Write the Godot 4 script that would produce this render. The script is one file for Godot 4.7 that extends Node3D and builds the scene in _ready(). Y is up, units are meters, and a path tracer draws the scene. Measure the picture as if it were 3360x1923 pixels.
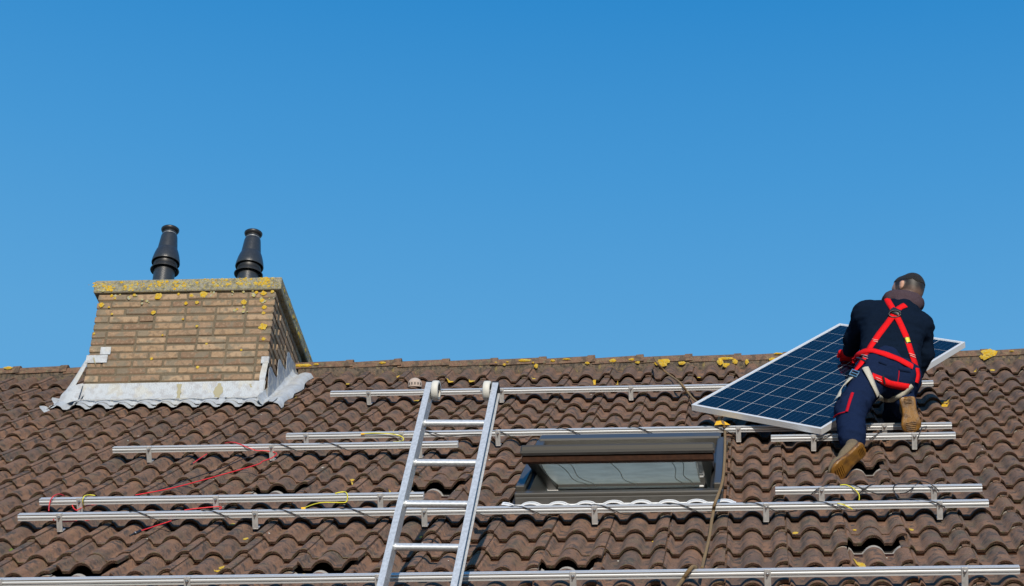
extends Node3D
# A tiled roof with a brick chimney, mounting rails, a ladder and a fitter who sets down a solar panel.
# World: x along the ridge, y up, z towards the street. (x, s, h) on the roof: s metres down the slope, h above the crowns of the tiles.
const OY := 9.31                      # height of the roof's reference line over the ground
const PITCH := 0.6981317              # 40 degrees
const COVER := 0.3
const GAUGE := 0.345
const ROLL := 0.041
const TILT := 0.072
const THICK := 0.0185
const SHOT := Vector2(3360, 1923)
const FOCAL := 7080.33
const CENTRE := Vector2(2076.5, 961.5)
var eye := Vector3(0.808, OY - 7.7098, 13.4023)
var eye_basis := Basis.from_euler(Vector3(0.558971, 0.0688443, 0.0164202), EULER_ORDER_YXZ)
var U := Vector3(0, -sin(PITCH), cos(PITCH))
var N := Vector3(0, cos(PITCH), sin(PITCH))
var roof_basis := Basis(Vector3.RIGHT, PITCH)
var rng := RandomNumberGenerator.new()
var noise := FastNoiseLite.new()
var taken := {}
var M := {}

# ---------------------------------------------------------------- places
func rp(x: float, s: float, h: float) -> Vector3:
	return Vector3(x, OY, 0) + U * s + N * h
func crop(k: int, x: float, y: float) -> Vector2:      # pixel of the photograph from a pixel of an enlarged piece of it
	var z := 840.0 / 2544.0
	if k <= 8: return Vector2(840.0 * ((k - 1) % 4) + x * z, (1130.0 if k <= 4 else 1523.0) + y * z)
	if k == 9: return Vector2(100 + x / 2.08, 700 + y / 2.08)
	return Vector2(2600 + x * 600.0 / 1181.0, 860 + y * 600.0 / 1181.0)
func ray(p: Vector2) -> Vector3:
	return (eye_basis * Vector3((p.x - CENTRE.x) / FOCAL, -(p.y - CENTRE.y) / FOCAL, -1)).normalized()
func on_plane(p: Vector2, o: Vector3, n: Vector3) -> Vector3:
	var d := ray(p)
	return eye + d * ((o - eye).dot(n) / d.dot(n))
func px(k: int, x: float, y: float, v: float) -> Vector3:   # v under 0.3: lying at that height over the roof; else: on the upright face of the rail at s = v
	if v < 0.3: return on_plane(crop(k, x, y), rp(0, 0, v), N)
	return on_plane(crop(k, x, y), rp(0, v, 0), U)
func at_z(k: int, x: float, y: float, z: float) -> Vector3:
	return on_plane(crop(k, x, y), Vector3(0, 0, z), Vector3.BACK)
func shown(p: Vector3) -> Vector2:
	var q := eye_basis.inverse() * (p - eye)
	return Vector2(CENTRE.x + FOCAL * q.x / -q.z, CENTRE.y - FOCAL * q.y / -q.z)
func xsh(p: Vector3) -> Vector3:                         # world to (x, h, s), the axes of everything laid on the roof
	var q := p - Vector3(0, OY, 0)
	return Vector3(q.x, q.dot(N), q.dot(U))

# ---------------------------------------------------------------- objects
func numbered(called: String, where: Node) -> String:
	var key := str(where.get_instance_id()) + called
	var k: int = taken.get(key, 0)
	taken[key] = k + 1
	return called if k == 0 else "%s_%03d" % [called, k]
func thing(called: String, label: String, category: String, at := Vector3.ZERO, basis_ := Basis.IDENTITY, group := "") -> Node3D:
	var o := Node3D.new()
	o.name = numbered(called, self)
	add_child(o)
	o.transform = Transform3D(basis_, at)
	tag(o, label, category, group)
	return o
func tag(o: Node, label: String, category := "", group := ""):
	if label: o.set_meta("label", label)
	if category: o.set_meta("category", category)
	if group: o.set_meta("group", group)
func put(called: String, mesh: Mesh, m: Material, parent: Node, at := Transform3D.IDENTITY) -> MeshInstance3D:
	var o := MeshInstance3D.new()
	o.mesh = mesh
	if m: o.material_override = m
	o.name = numbered(called, parent)
	parent.add_child(o)
	o.transform = at
	return o
func empty(called: String, parent: Node, at := Transform3D.IDENTITY) -> Node3D:
	var o := Node3D.new()
	o.name = numbered(called, parent)
	parent.add_child(o)
	o.transform = at
	return o

# ---------------------------------------------------------------- shapes
func tool(smooth := false) -> SurfaceTool:
	var st := SurfaceTool.new()
	st.begin(Mesh.PRIMITIVE_TRIANGLES)
	st.set_smooth_group(0 if smooth else -1)
	return st
func done(st: SurfaceTool) -> ArrayMesh:
	st.generate_normals()
	return st.commit()
func quad(st: SurfaceTool, a: Vector3, b: Vector3, c: Vector3, d: Vector3, out: Vector3):
	var n := (b - a).cross(c - a) + (c - a).cross(d - a)
	var order := [a, c, b, a, d, c] if n.dot(out) > 0 else [a, b, c, a, c, d]
	for v in order: st.add_vertex(v)
func tri(st: SurfaceTool, a: Vector3, b: Vector3, c: Vector3, out: Vector3):
	var order := [a, c, b] if (b - a).cross(c - a).dot(out) > 0 else [a, b, c]
	for v in order: st.add_vertex(v)
func add_box(st: SurfaceTool, lo: Vector3, hi: Vector3, t := Transform3D.IDENTITY, bevel := 0.0):
	var c := (lo + hi) / 2
	var e := (hi - lo) / 2
	var b := minf(bevel, minf(e.x, minf(e.y, e.z)) * 0.49)
	for axis in 3:
		for s in [-1.0, 1.0]:
			var i := (axis + 1) % 3
			var j := (axis + 2) % 3
			var pts := []
			for uv in [[-1, -1], [1, -1], [1, 1], [-1, 1]]:
				var v := Vector3.ZERO
				v[axis] = s * e[axis]
				v[i] = uv[0] * (e[i] - b)
				v[j] = uv[1] * (e[j] - b)
				pts.append(t * (c + v))
			var out := Vector3.ZERO
			out[axis] = s
			quad(st, pts[0], pts[1], pts[2], pts[3], t.basis * out)
	if b <= 0: return
	for axis in 3:
		var i := (axis + 1) % 3
		var j := (axis + 2) % 3
		for si in [-1.0, 1.0]:
			for sj in [-1.0, 1.0]:
				var p := []
				for w in [[-1, 0], [1, 0], [1, 1], [-1, 1]]:
					var v := Vector3.ZERO
					v[axis] = w[0] * (e[axis] - b)
					v[i] = si * (e[i] - (b if w[1] == 0 else 0.0))
					v[j] = sj * (e[j] - (0.0 if w[1] == 0 else b))
					p.append(t * (c + v))
				var out := Vector3.ZERO
				out[i] = si
				out[j] = sj
				quad(st, p[0], p[1], p[2], p[3], t.basis * out)
	for sx in [-1.0, 1.0]:
		for sy in [-1.0, 1.0]:
			for sz in [-1.0, 1.0]:
				var o := Vector3(sx, sy, sz)
				tri(st, t * (c + o * e - Vector3(0, sy * b, sz * b)), t * (c + o * e - Vector3(sx * b, 0, sz * b)), t * (c + o * e - Vector3(sx * b, sy * b, 0)), t.basis * o)
func box(lo: Vector3, hi: Vector3, bevel := 0.0) -> ArrayMesh:
	var st := tool()
	add_box(st, lo, hi, Transform3D.IDENTITY, bevel)
	return done(st)
func add_extrusion(st: SurfaceTool, poly: PackedVector2Array, x0: float, x1: float, t := Transform3D.IDENTITY):   # polygon in (z, y), drawn out along x
	var area := 0.0
	for k in poly.size():
		area += poly[k].cross(poly[(k + 1) % poly.size()])
	var turn := signf(area)
	for k in poly.size():
		var a := poly[k]
		var b := poly[(k + 1) % poly.size()]
		var n := Vector2(b.y - a.y, a.x - b.x) * turn
		quad(st, t * Vector3(x0, a.y, a.x), t * Vector3(x1, a.y, a.x), t * Vector3(x1, b.y, b.x), t * Vector3(x0, b.y, b.x), t.basis * Vector3(0, n.y, n.x))
	var ids := Geometry2D.triangulate_polygon(poly)
	for k in range(0, ids.size(), 3):
		var p := []
		for j in 3: p.append(poly[ids[k + j]])
		for x in [x0, x1]:
			tri(st, t * Vector3(x, p[0].y, p[0].x), t * Vector3(x, p[1].y, p[1].x), t * Vector3(x, p[2].y, p[2].x), t.basis * Vector3(x - (x0 + x1) / 2, 0, 0))
func add_tube(st: SurfaceTool, pts: Array, r: float, sides := 8, flat := 1.0):
	var n := pts.size()
	var rings := []
	var side := Vector3.ZERO
	for k in n:
		var t: Vector3 = (pts[mini(k + 1, n - 1)] - pts[maxi(k - 1, 0)]).normalized()
		if side == Vector3.ZERO:
			side = t.cross(Vector3.UP if absf(t.y) < 0.9 else Vector3.RIGHT).normalized()
		side = (side - t * side.dot(t)).normalized()
		var up := t.cross(side)
		var ring := []
		for j in sides:
			var a := TAU * j / sides
			ring.append(pts[k] + side * cos(a) * r + up * sin(a) * r * flat)
		rings.append(ring)
	for k in n - 1:
		for j in sides:
			var i := (j + 1) % sides
			quad(st, rings[k][j], rings[k][i], rings[k + 1][i], rings[k + 1][j], rings[k][j] + rings[k][i] - pts[k] * 2)
	for j in range(1, sides - 1):
		tri(st, rings[0][0], rings[0][j], rings[0][j + 1], pts[0] - pts[1])
		tri(st, rings[n - 1][0], rings[n - 1][j], rings[n - 1][j + 1], pts[n - 1] - pts[n - 2])
func smooth_line(pts: Array, step := 0.02) -> Array:
	var c := Curve3D.new()
	c.bake_interval = step
	for k in pts.size():
		var t: Vector3 = (pts[mini(k + 1, pts.size() - 1)] - pts[maxi(k - 1, 0)]) / 6.0
		c.add_point(pts[k], -t, t)
	return Array(c.get_baked_points())
func tube(pts: Array, r: float, sides := 8) -> ArrayMesh:
	var st := tool(true)
	add_tube(st, pts, r, sides)
	return done(st)
func add_lathe(st: SurfaceTool, prof: Array, sides := 32, t := Transform3D.IDENTITY):  # prof: (radius, y) from bottom to top
	for k in prof.size() - 1:
		var a: Vector2 = prof[k]
		var b: Vector2 = prof[k + 1]
		for j in sides:
			var u := Vector2.from_angle(TAU * j / sides)
			var v := Vector2.from_angle(TAU * (j + 1) / sides)
			var m := (u + v) / 2
			var e := b - a
			var out := Vector3(m.x * e.y, -e.x, m.y * e.y)
			if a.x < 1e-5:
				tri(st, t * Vector3(0, a.y, 0), t * Vector3(u.x * b.x, b.y, u.y * b.x), t * Vector3(v.x * b.x, b.y, v.y * b.x), t.basis * out)
			elif b.x < 1e-5:
				tri(st, t * Vector3(u.x * a.x, a.y, u.y * a.x), t * Vector3(v.x * a.x, a.y, v.y * a.x), t * Vector3(0, b.y, 0), t.basis * out)
			else:
				quad(st, t * Vector3(u.x * a.x, a.y, u.y * a.x), t * Vector3(v.x * a.x, a.y, v.y * a.x), t * Vector3(v.x * b.x, b.y, v.y * b.x), t * Vector3(u.x * b.x, b.y, u.y * b.x), t.basis * out)
func lathe(prof: Array, sides := 32, smooth := false, t := Transform3D.IDENTITY) -> ArrayMesh:
	var st := tool(smooth)
	add_lathe(st, prof, sides, t)
	return done(st)

# ---------------------------------------------------------------- materials
func paint(r: float, g: float, b: float, rough := 0.8, metal := 0.0) -> StandardMaterial3D:   # linear colour
	var m := StandardMaterial3D.new()
	m.albedo_color = Color(r, g, b).linear_to_srgb()
	m.roughness = rough
	m.metallic = metal
	return m
func grain(seed_: int, freq: float, octaves: int, size := 512) -> PackedFloat32Array:
	var f := FastNoiseLite.new()
	f.seed = seed_
	f.frequency = freq
	f.fractal_octaves = octaves
	var im := f.get_seamless_image(size, size)
	im.convert(Image.FORMAT_L8)
	var by := im.get_data()
	var out := PackedFloat32Array()
	out.resize(by.size())
	for k in by.size(): out[k] = by[k] / 255.0
	return out
func picture(size: int, f: Callable) -> ImageTexture:      # f(k) gives a linear colour
	var by := PackedByteArray()
	by.resize(size * size * 3)
	var step := 512 / size
	for k in size * size:
		var c: Color = f.call((k / size) * step * 512 + (k % size) * step)
		c = c.linear_to_srgb()
		by[k * 3] = clampi(int(c.r * 255), 0, 255)
		by[k * 3 + 1] = clampi(int(c.g * 255), 0, 255)
		by[k * 3 + 2] = clampi(int(c.b * 255), 0, 255)
	var im := Image.create_from_data(size, size, false, Image.FORMAT_RGB8, by)
	im.generate_mipmaps()
	return ImageTexture.create_from_image(im)
func bumps(h: PackedFloat32Array, size: int, strength: float) -> ImageTexture:
	var by := PackedByteArray()
	by.resize(size * size)
	for k in size * size: by[k] = int(clampf(h[k], 0, 1) * 255)
	var im := Image.create_from_data(size, size, false, Image.FORMAT_L8, by)
	im.convert(Image.FORMAT_RGBA8)
	im.bump_map_to_normal_map(strength)
	return ImageTexture.create_from_image(im)
func wrapped(m: StandardMaterial3D, scale_: float, world := true) -> StandardMaterial3D:
	m.uv1_triplanar = true
	m.uv1_world_triplanar = world
	m.uv1_scale = Vector3.ONE * scale_
	m.uv1_triplanar_sharpness = 4.0
	return m
func textured(tex: Texture2D, normal: Texture2D, scale_: float, rough: float, depth := 1.0) -> StandardMaterial3D:
	var m := paint(1, 1, 1, rough)
	m.albedo_texture = tex
	if normal:
		m.normal_enabled = true
		m.normal_texture = normal
		m.normal_scale = depth
	return wrapped(m, scale_)
func make_materials():
	var fine := grain(3, 0.22, 2)
	var mid := grain(5, 0.03, 4)
	var coarse := grain(8, 0.011, 4)
	var spots := grain(13, 0.06, 3)
	var rough_bump := bumps(fine, 512, 6.0)
	# weathered concrete tiles: brown, with black stains, reddish patches, pale grains and a little algae
	var kinds := [[0.138, 0.080, 0.053], [0.154, 0.087, 0.056], [0.117, 0.071, 0.050], [0.166, 0.090, 0.055]]
	for k in kinds.size():
		var b := Color(kinds[k][0], kinds[k][1], kinds[k][2])
		var off := k * 7919
		var tex := picture(512, func(i):
			var j: int = (i + off * 37) % 262144
			var c := b * (0.72 + 0.56 * fine[i])
			c = c.lerp(Color(0.235, 0.122, 0.066), smoothstep(0.52, 0.72, coarse[j]) * 0.65)
			c = c.lerp(Color(0.034, 0.030, 0.028), smoothstep(0.51, 0.63, mid[j]) * smoothstep(0.34, 0.52, spots[i]) * 0.92)
			c = c.lerp(Color(0.11, 0.10, 0.055), smoothstep(0.60, 0.80, 1.0 - coarse[j]) * 0.3)
			if fine[i] > 0.84 and spots[j] > 0.55: c = c.lerp(Color(0.4, 0.37, 0.33), 0.7)
			return c)
		var m := textured(tex, rough_bump, 0.62, 0.9, 0.55)
		m.uv1_offset = Vector3(k * 0.27, k * 0.41, k * 0.13)
		M["tile%d" % k] = m
	M.tile_edge = textured(picture(256, func(i):
		var c := Color(0.140, 0.078, 0.053) * (0.6 + 0.8 * fine[i])
		c = c.lerp(Color(0.110, 0.098, 0.046), smoothstep(0.54, 0.70, mid[i]) * 0.7)
		if fine[i] > 0.8: c = c.lerp(Color(0.34, 0.30, 0.25), 0.7)
		return c), rough_bump, 1.3, 0.96, 1.2)
	M.tile_lap = textured(picture(256, func(i): return Color(0.34, 0.31, 0.27) * (0.7 + 0.4 * fine[i] + 0.2 * mid[i])), rough_bump, 1.3, 0.95, 0.5)
	var mortar := picture(256, func(i):
		var c := Color(0.135, 0.106, 0.082) * (0.5 + 1.0 * fine[i])
		c = c.lerp(Color(0.045, 0.042, 0.036), smoothstep(0.46, 0.64, mid[i]) * 0.85)
		c = c.lerp(Color(0.26, 0.16, 0.10), smoothstep(0.6, 0.75, spots[i]) * 0.5)
		return c.lerp(Color(0.26, 0.21, 0.08), smoothstep(0.74, 0.80, mid[(i + 90000) % 262144]) * 0.6))
	M.mortar = textured(mortar, rough_bump, 1.3, 0.95, 1.2)
	M.ridge = textured(picture(256, func(i):
		var c := Color(0.165, 0.098, 0.064) * (0.65 + 0.7 * fine[i])
		c = c.lerp(Color(0.06, 0.048, 0.036), smoothstep(0.5, 0.7, mid[i]) * 0.7)
		return c.lerp(Color(0.20, 0.18, 0.10), smoothstep(0.58, 0.75, spots[i]) * 0.45)), rough_bump, 0.8, 0.92, 0.8)
	var bricks := [[0.290, 0.196, 0.118], [0.250, 0.168, 0.106], [0.335, 0.236, 0.150], [0.195, 0.124, 0.078]]
	for k in bricks.size():
		var b := Color(bricks[k][0], bricks[k][1], bricks[k][2])
		var off := k * 5003 * 29
		M["brick%d" % k] = textured(picture(256, func(i):
			var j: int = (i + off) % 262144
			var c := b * (0.74 + 0.52 * fine[i])
			c = c.lerp(Color(0.15, 0.105, 0.066), smoothstep(0.50, 0.70, mid[j]) * 0.65)
			c = c.lerp(Color(0.40, 0.29, 0.20), smoothstep(0.55, 0.8, spots[j]) * 0.35)
			return c.lerp(Color(0.15, 0.142, 0.108), smoothstep(0.54, 0.70, coarse[j]) * 0.6)), rough_bump, 1.1, 0.93, 0.5)
	M.joint = textured(picture(256, func(i): return Color(0.150, 0.122, 0.082) * (0.45 + 1.1 * fine[i])), rough_bump, 1.5, 0.97, 1.0)
	M.cap = textured(picture(256, func(i):
		var c := Color(0.30, 0.285, 0.225) * (0.55 + 0.9 * fine[i])
		c = c.lerp(Color(0.10, 0.10, 0.075), smoothstep(0.5, 0.7, mid[i]) * 0.6)
		return c.lerp(Color(0.42, 0.34, 0.09), smoothstep(0.58, 0.66, spots[i]) * 0.6)), rough_bump, 1.2, 0.96, 1.2)
	M.lichen = textured(picture(256, func(i): return Color(0.66, 0.40, 0.012).lerp(Color(0.60, 0.46, 0.10), smoothstep(0.4, 0.65, mid[i])) * (0.5 + fine[i])), rough_bump, 3.0, 0.95, 1.5)
	M.pale_lichen = textured(picture(256, func(i): return Color(0.50, 0.42, 0.12).lerp(Color(0.42, 0.42, 0.32), smoothstep(0.4, 0.6, mid[i])) * (0.5 + fine[i])), rough_bump, 3.0, 0.95, 1.5)
	M.white_lichen = paint(0.55, 0.52, 0.44, 0.9)
	M.moss = paint(0.09, 0.13, 0.02, 1.0)
	M.lead = textured(picture(256, func(i):
		var c := Color(0.40, 0.43, 0.46) * (0.86 + 0.28 * fine[i])
		c = c.lerp(Color(0.30, 0.30, 0.31), smoothstep(0.48, 0.72, mid[i]) * 0.6)
		return c.lerp(Color(0.48, 0.43, 0.30), smoothstep(0.58, 0.75, coarse[i]) * 0.28)), rough_bump, 0.9, 0.55, 0.4)
	M.shaded_lead = textured(picture(256, func(i): return Color(0.24, 0.27, 0.32).lerp(Color(0.42, 0.42, 0.40), smoothstep(0.45, 0.7, mid[i])) * (0.8 + 0.4 * fine[i])), rough_bump, 1.0, 0.55, 0.4)  # lead of the chimney's right side: its blue-grey shade is put into the colour
	M.lead_stain = paint(0.29, 0.265, 0.17, 0.8)
	var brushed := bumps(grain(21, 0.15, 2), 512, 2.0)
	var al := paint(0.66, 0.675, 0.69, 0.40, 0.5)
	al.normal_enabled = true
	al.normal_texture = brushed
	al.normal_scale = 0.12
	M.aluminium = wrapped(al, 4.0)
	var ladder := textured(picture(256, func(i): return Color(0.60, 0.62, 0.635) * (0.80 + 0.40 * mid[i])), brushed, 3.0, 0.42, 0.2)
	ladder.metallic = 0.6
	M.ladder = ladder
	var steel := textured(picture(256, func(i): return Color(0.50, 0.50, 0.50) * (0.75 + 0.5 * mid[i])), rough_bump, 2.5, 0.5, 0.3)
	steel.metallic = 0.55
	M.steel = steel
	M.bolt = paint(0.6, 0.6, 0.6, 0.25, 1.0)
	M.black_plastic = paint(0.012, 0.013, 0.016, 0.42)
	M.flue = textured(picture(256, func(i): return Color(0.024, 0.027, 0.032) * (0.8 + 0.4 * mid[i])), rough_bump, 2.0, 0.34, 0.10)
	M.red_wire = paint(0.62, 0.022, 0.03, 0.45)
	M.black_wire = paint(0.012, 0.012, 0.013, 0.5)
	M.yellow_wire = paint(0.62, 0.56, 0.03, 0.5)
	M.yellow = paint(0.80, 0.44, 0.01, 0.6)
	M.rope = textured(picture(256, func(i): return Color(0.22, 0.145, 0.07) * (0.5 + fine[i])), rough_bump, 8.0, 0.95, 1.5)
	M.wheel = paint(0.52, 0.51, 0.47, 0.6)
	M.rubber = paint(0.02, 0.02, 0.02, 0.7)
	M.deck = paint(0.025, 0.02, 0.017, 0.95)
	M.wall = paint(0.38, 0.27, 0.18, 0.9)
	M.zinc = paint(0.35, 0.36, 0.37, 0.5, 0.6)
	M.ground = textured(picture(256, func(i): return Color(0.06, 0.085, 0.028).lerp(Color(0.17, 0.155, 0.125), smoothstep(0.42, 0.5, coarse[i])) * (0.6 + 0.8 * fine[i])), null, 0.12, 0.95)
	M.frame_grey = paint(0.066, 0.061, 0.053, 0.36, 0.3)
	M.frame_dark = paint(0.035, 0.033, 0.03, 0.4, 0.2)
	M.wood = textured(picture(256, func(i): return Color(0.030, 0.012, 0.006) * (0.6 + 0.8 * mid[i])), rough_bump, 2.0, 0.5, 0.2)
	M.wood.metallic_specular = 0.2
	M.lining = paint(0.13, 0.145, 0.135, 0.8)
	M.white_paint = paint(0.78, 0.79, 0.80, 0.4)
	M.cord = paint(0.6, 0.58, 0.5, 0.8)
	var glass := StandardMaterial3D.new()
	glass.albedo_color = Color(0.05, 0.08, 0.09, 0.05)
	glass.transparency = BaseMaterial3D.TRANSPARENCY_ALPHA
	glass.roughness = 0.02
	M.glass = glass
	var solar := glass.duplicate() as StandardMaterial3D       # anti-reflective cover glass
	solar.metallic_specular = 0.30
	solar.albedo_color = Color(0.02, 0.03, 0.04, 0.05)
	M.solar_glass = solar
	var blind := textured(picture(256, func(i): return Color(0.38, 0.44, 0.41) * (0.85 + 0.3 * coarse[i])), null, 1.0, 0.22)
	blind.metallic = 0.25
	blind.backlight_enabled = true
	blind.backlight = Color(1, 1, 1)
	M.blind = blind
	M.panel_frame = paint(0.68, 0.70, 0.72, 0.45, 0.35)
	M.back_sheet = paint(0.62, 0.66, 0.70, 0.4)
	for k in 4:
		var b: Color = [Color(0.0018, 0.0070, 0.017), Color(0.0021, 0.0082, 0.020), Color(0.0016, 0.0062, 0.015), Color(0.0024, 0.0090, 0.022)][k]
		var cell := textured(picture(256, func(i): return b * (0.55 + 0.9 * spots[(i + k * 60000) % 262144])), null, 2.2, 0.22)
		cell.metallic_specular = 0.1
		M["cell%d" % k] = cell
	M.silver = paint(0.035, 0.065, 0.13, 0.5, 0.0)
	# clothing
	var weave := bumps(grain(31, 0.30, 2), 512, 3.0)
	M.jacket = cloth(Color(0.0050, 0.0105, 0.0230), mid, fine, weave)
	M.trousers = cloth(Color(0.0085, 0.0165, 0.0460), mid, fine, weave)
	M.hood = cloth(Color(0.060, 0.042, 0.052), mid, fine, weave)
	M.red_strap = cloth(Color(0.62, 0.012, 0.016), mid, fine, weave)
	M.red_dark = cloth(Color(0.40, 0.008, 0.02), mid, fine, weave)
	M.grey_strap = cloth(Color(0.42, 0.40, 0.34), mid, fine, weave)
	M.stitch = paint(0.75, 0.45, 0.42, 0.9)
	M.sock = cloth(Color(0.02, 0.022, 0.03), mid, fine, weave)
	M.shoe = cloth(Color(0.15, 0.118, 0.080), mid, fine, weave)
	var gum := textured(picture(256, func(i): return Color(0.200, 0.094, 0.014).lerp(Color(0.095, 0.044, 0.010), smoothstep(0.35, 0.75, coarse[i])) * (0.8 + 0.4 * fine[i])), rough_bump, 3.0, 0.32, 0.2)
	M.gum = gum
	M.skin = paint(0.44, 0.24, 0.165, 0.55)
	M.skin.vertex_color_use_as_albedo = true
	M.hair = textured(picture(256, func(i): return Color(0.012, 0.010, 0.009) * (0.4 + 1.2 * fine[i])), rough_bump, 8.0, 0.7, 1.5)
	M.vent = textured(picture(256, func(i): return Color(0.42, 0.345, 0.30) * (0.7 + 0.6 * fine[i])), rough_bump, 3.0, 0.85, 0.6)
func cloth(c: Color, mid: PackedFloat32Array, fine: PackedFloat32Array, weave: Texture2D) -> StandardMaterial3D:
	var m := textured(picture(256, func(i): return c * (0.7 + 0.35 * mid[i] + 0.25 * fine[i])), weave, 5.0, 0.95, 0.6)
	m.metallic_specular = 0.12
	return m

# ---------------------------------------------------------------- roof
func profile(x: float) -> float:                          # height of a tile's surface under its crowns, which stand every 0.15 m
	var d := absf(fposmod(x + 0.075, 0.15) - 0.075)
	if d >= 0.0535: return -ROLL
	var u := d / 0.0535
	var f := pow(1.0 - u * u, 0.68)
	return -ROLL * (1.0 - lerpf(f, (1.0 - u) * 2.2, smoothstep(0.82, 1.0, u)))
func row_s(r: int) -> float:                              # where the lower edge of a row lies
	return -0.075 if r == 0 else GAUGE * r
func surface(x: float, s: float) -> float:
	var r := maxi(0, ceili(s / GAUGE - 0.0001))
	if s <= -0.075: r = 0
	return profile(x) - (0.032 if r == 0 else TILT) * (row_s(r) - s)
func tile_mesh(seed_: int, x0 := -0.2725, x1 := 0.02, length := 0.42) -> ArrayMesh:
	var g := RandomNumberGenerator.new()
	g.seed = 100 + seed_
	var xs := []
	if x0 < -0.27:
		xs.append_array([-0.318, -0.300, -0.2775])
	var n := maxi(2, int((x1 - x0) / 0.0125))
	for k in n + 1: xs.append(lerpf(x0, x1, float(k) / n))
	var face := tool()
	var edge := tool()
	var lap := tool()
	var rows := []
	var jag := 0.0
	for x in xs:
		var lip: bool = x < -0.276
		var y := profile(x) - (0.021 if lip else 0.0)
		var zf := g.randf_range(-0.0022, 0.0022)
		if not lip and x > -0.036 and x1 > 0.015:
			jag = clampf(jag + g.randf_range(-0.008, 0.008), -0.010, 0.010)
			zf = -0.030 + jag
		if lip: zf -= 0.002
		var e := TILT
		var l1 := minf(0.375 if length < 0.45 else 0.44, length - 0.01)
		rows.append([Vector3(x, y - THICK, zf - 0.0085), Vector3(x, y - 0.003, zf), Vector3(x, y, zf - 0.004), Vector3(x, y - e * 0.12, -0.12), Vector3(x, y - e * l1, -l1), Vector3(x, y - e * length, -length), Vector3(x, y - THICK - e * length, -length)])
	for k in xs.size() - 1:
		var a: Array = rows[k]
		var b: Array = rows[k + 1]
		for j in 6:
			var st: SurfaceTool = edge if j < 2 else face if j < 4 else lap
			st.set_smooth_group(j if j < 2 else 3 if j < 5 else 7)
			var out := Vector3(0, 0.2, 1) if j == 0 else Vector3(0, 1, 0.5) if j == 1 else Vector3.FORWARD if j == 5 else Vector3.UP
			quad(st, a[j], b[j], b[j + 1], a[j + 1], out)
		edge.set_smooth_group(6)
		quad(edge, a[0], b[0], b[6], a[6], Vector3.DOWN)
	for side in [0, xs.size() - 1]:
		var a: Array = rows[side]
		edge.set_smooth_group(-1)
		for j in [[1, 2, 3], [1, 3, 5], [0, 1, 5], [0, 5, 6]]:
			tri(edge, a[j[0]], a[j[1]], a[j[2]], Vector3.LEFT if side == 0 else Vector3.RIGHT)
	var mesh := ArrayMesh.new()
	for st in [face, edge, lap]:
		st.generate_normals()
		mesh = st.commit(mesh)
	return mesh
func seen(p: Vector3, margin := 60.0) -> bool:
	var q := shown(p)
	return q.x > -margin and q.x < SHOT.x + margin and q.y < SHOT.y + margin
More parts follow.
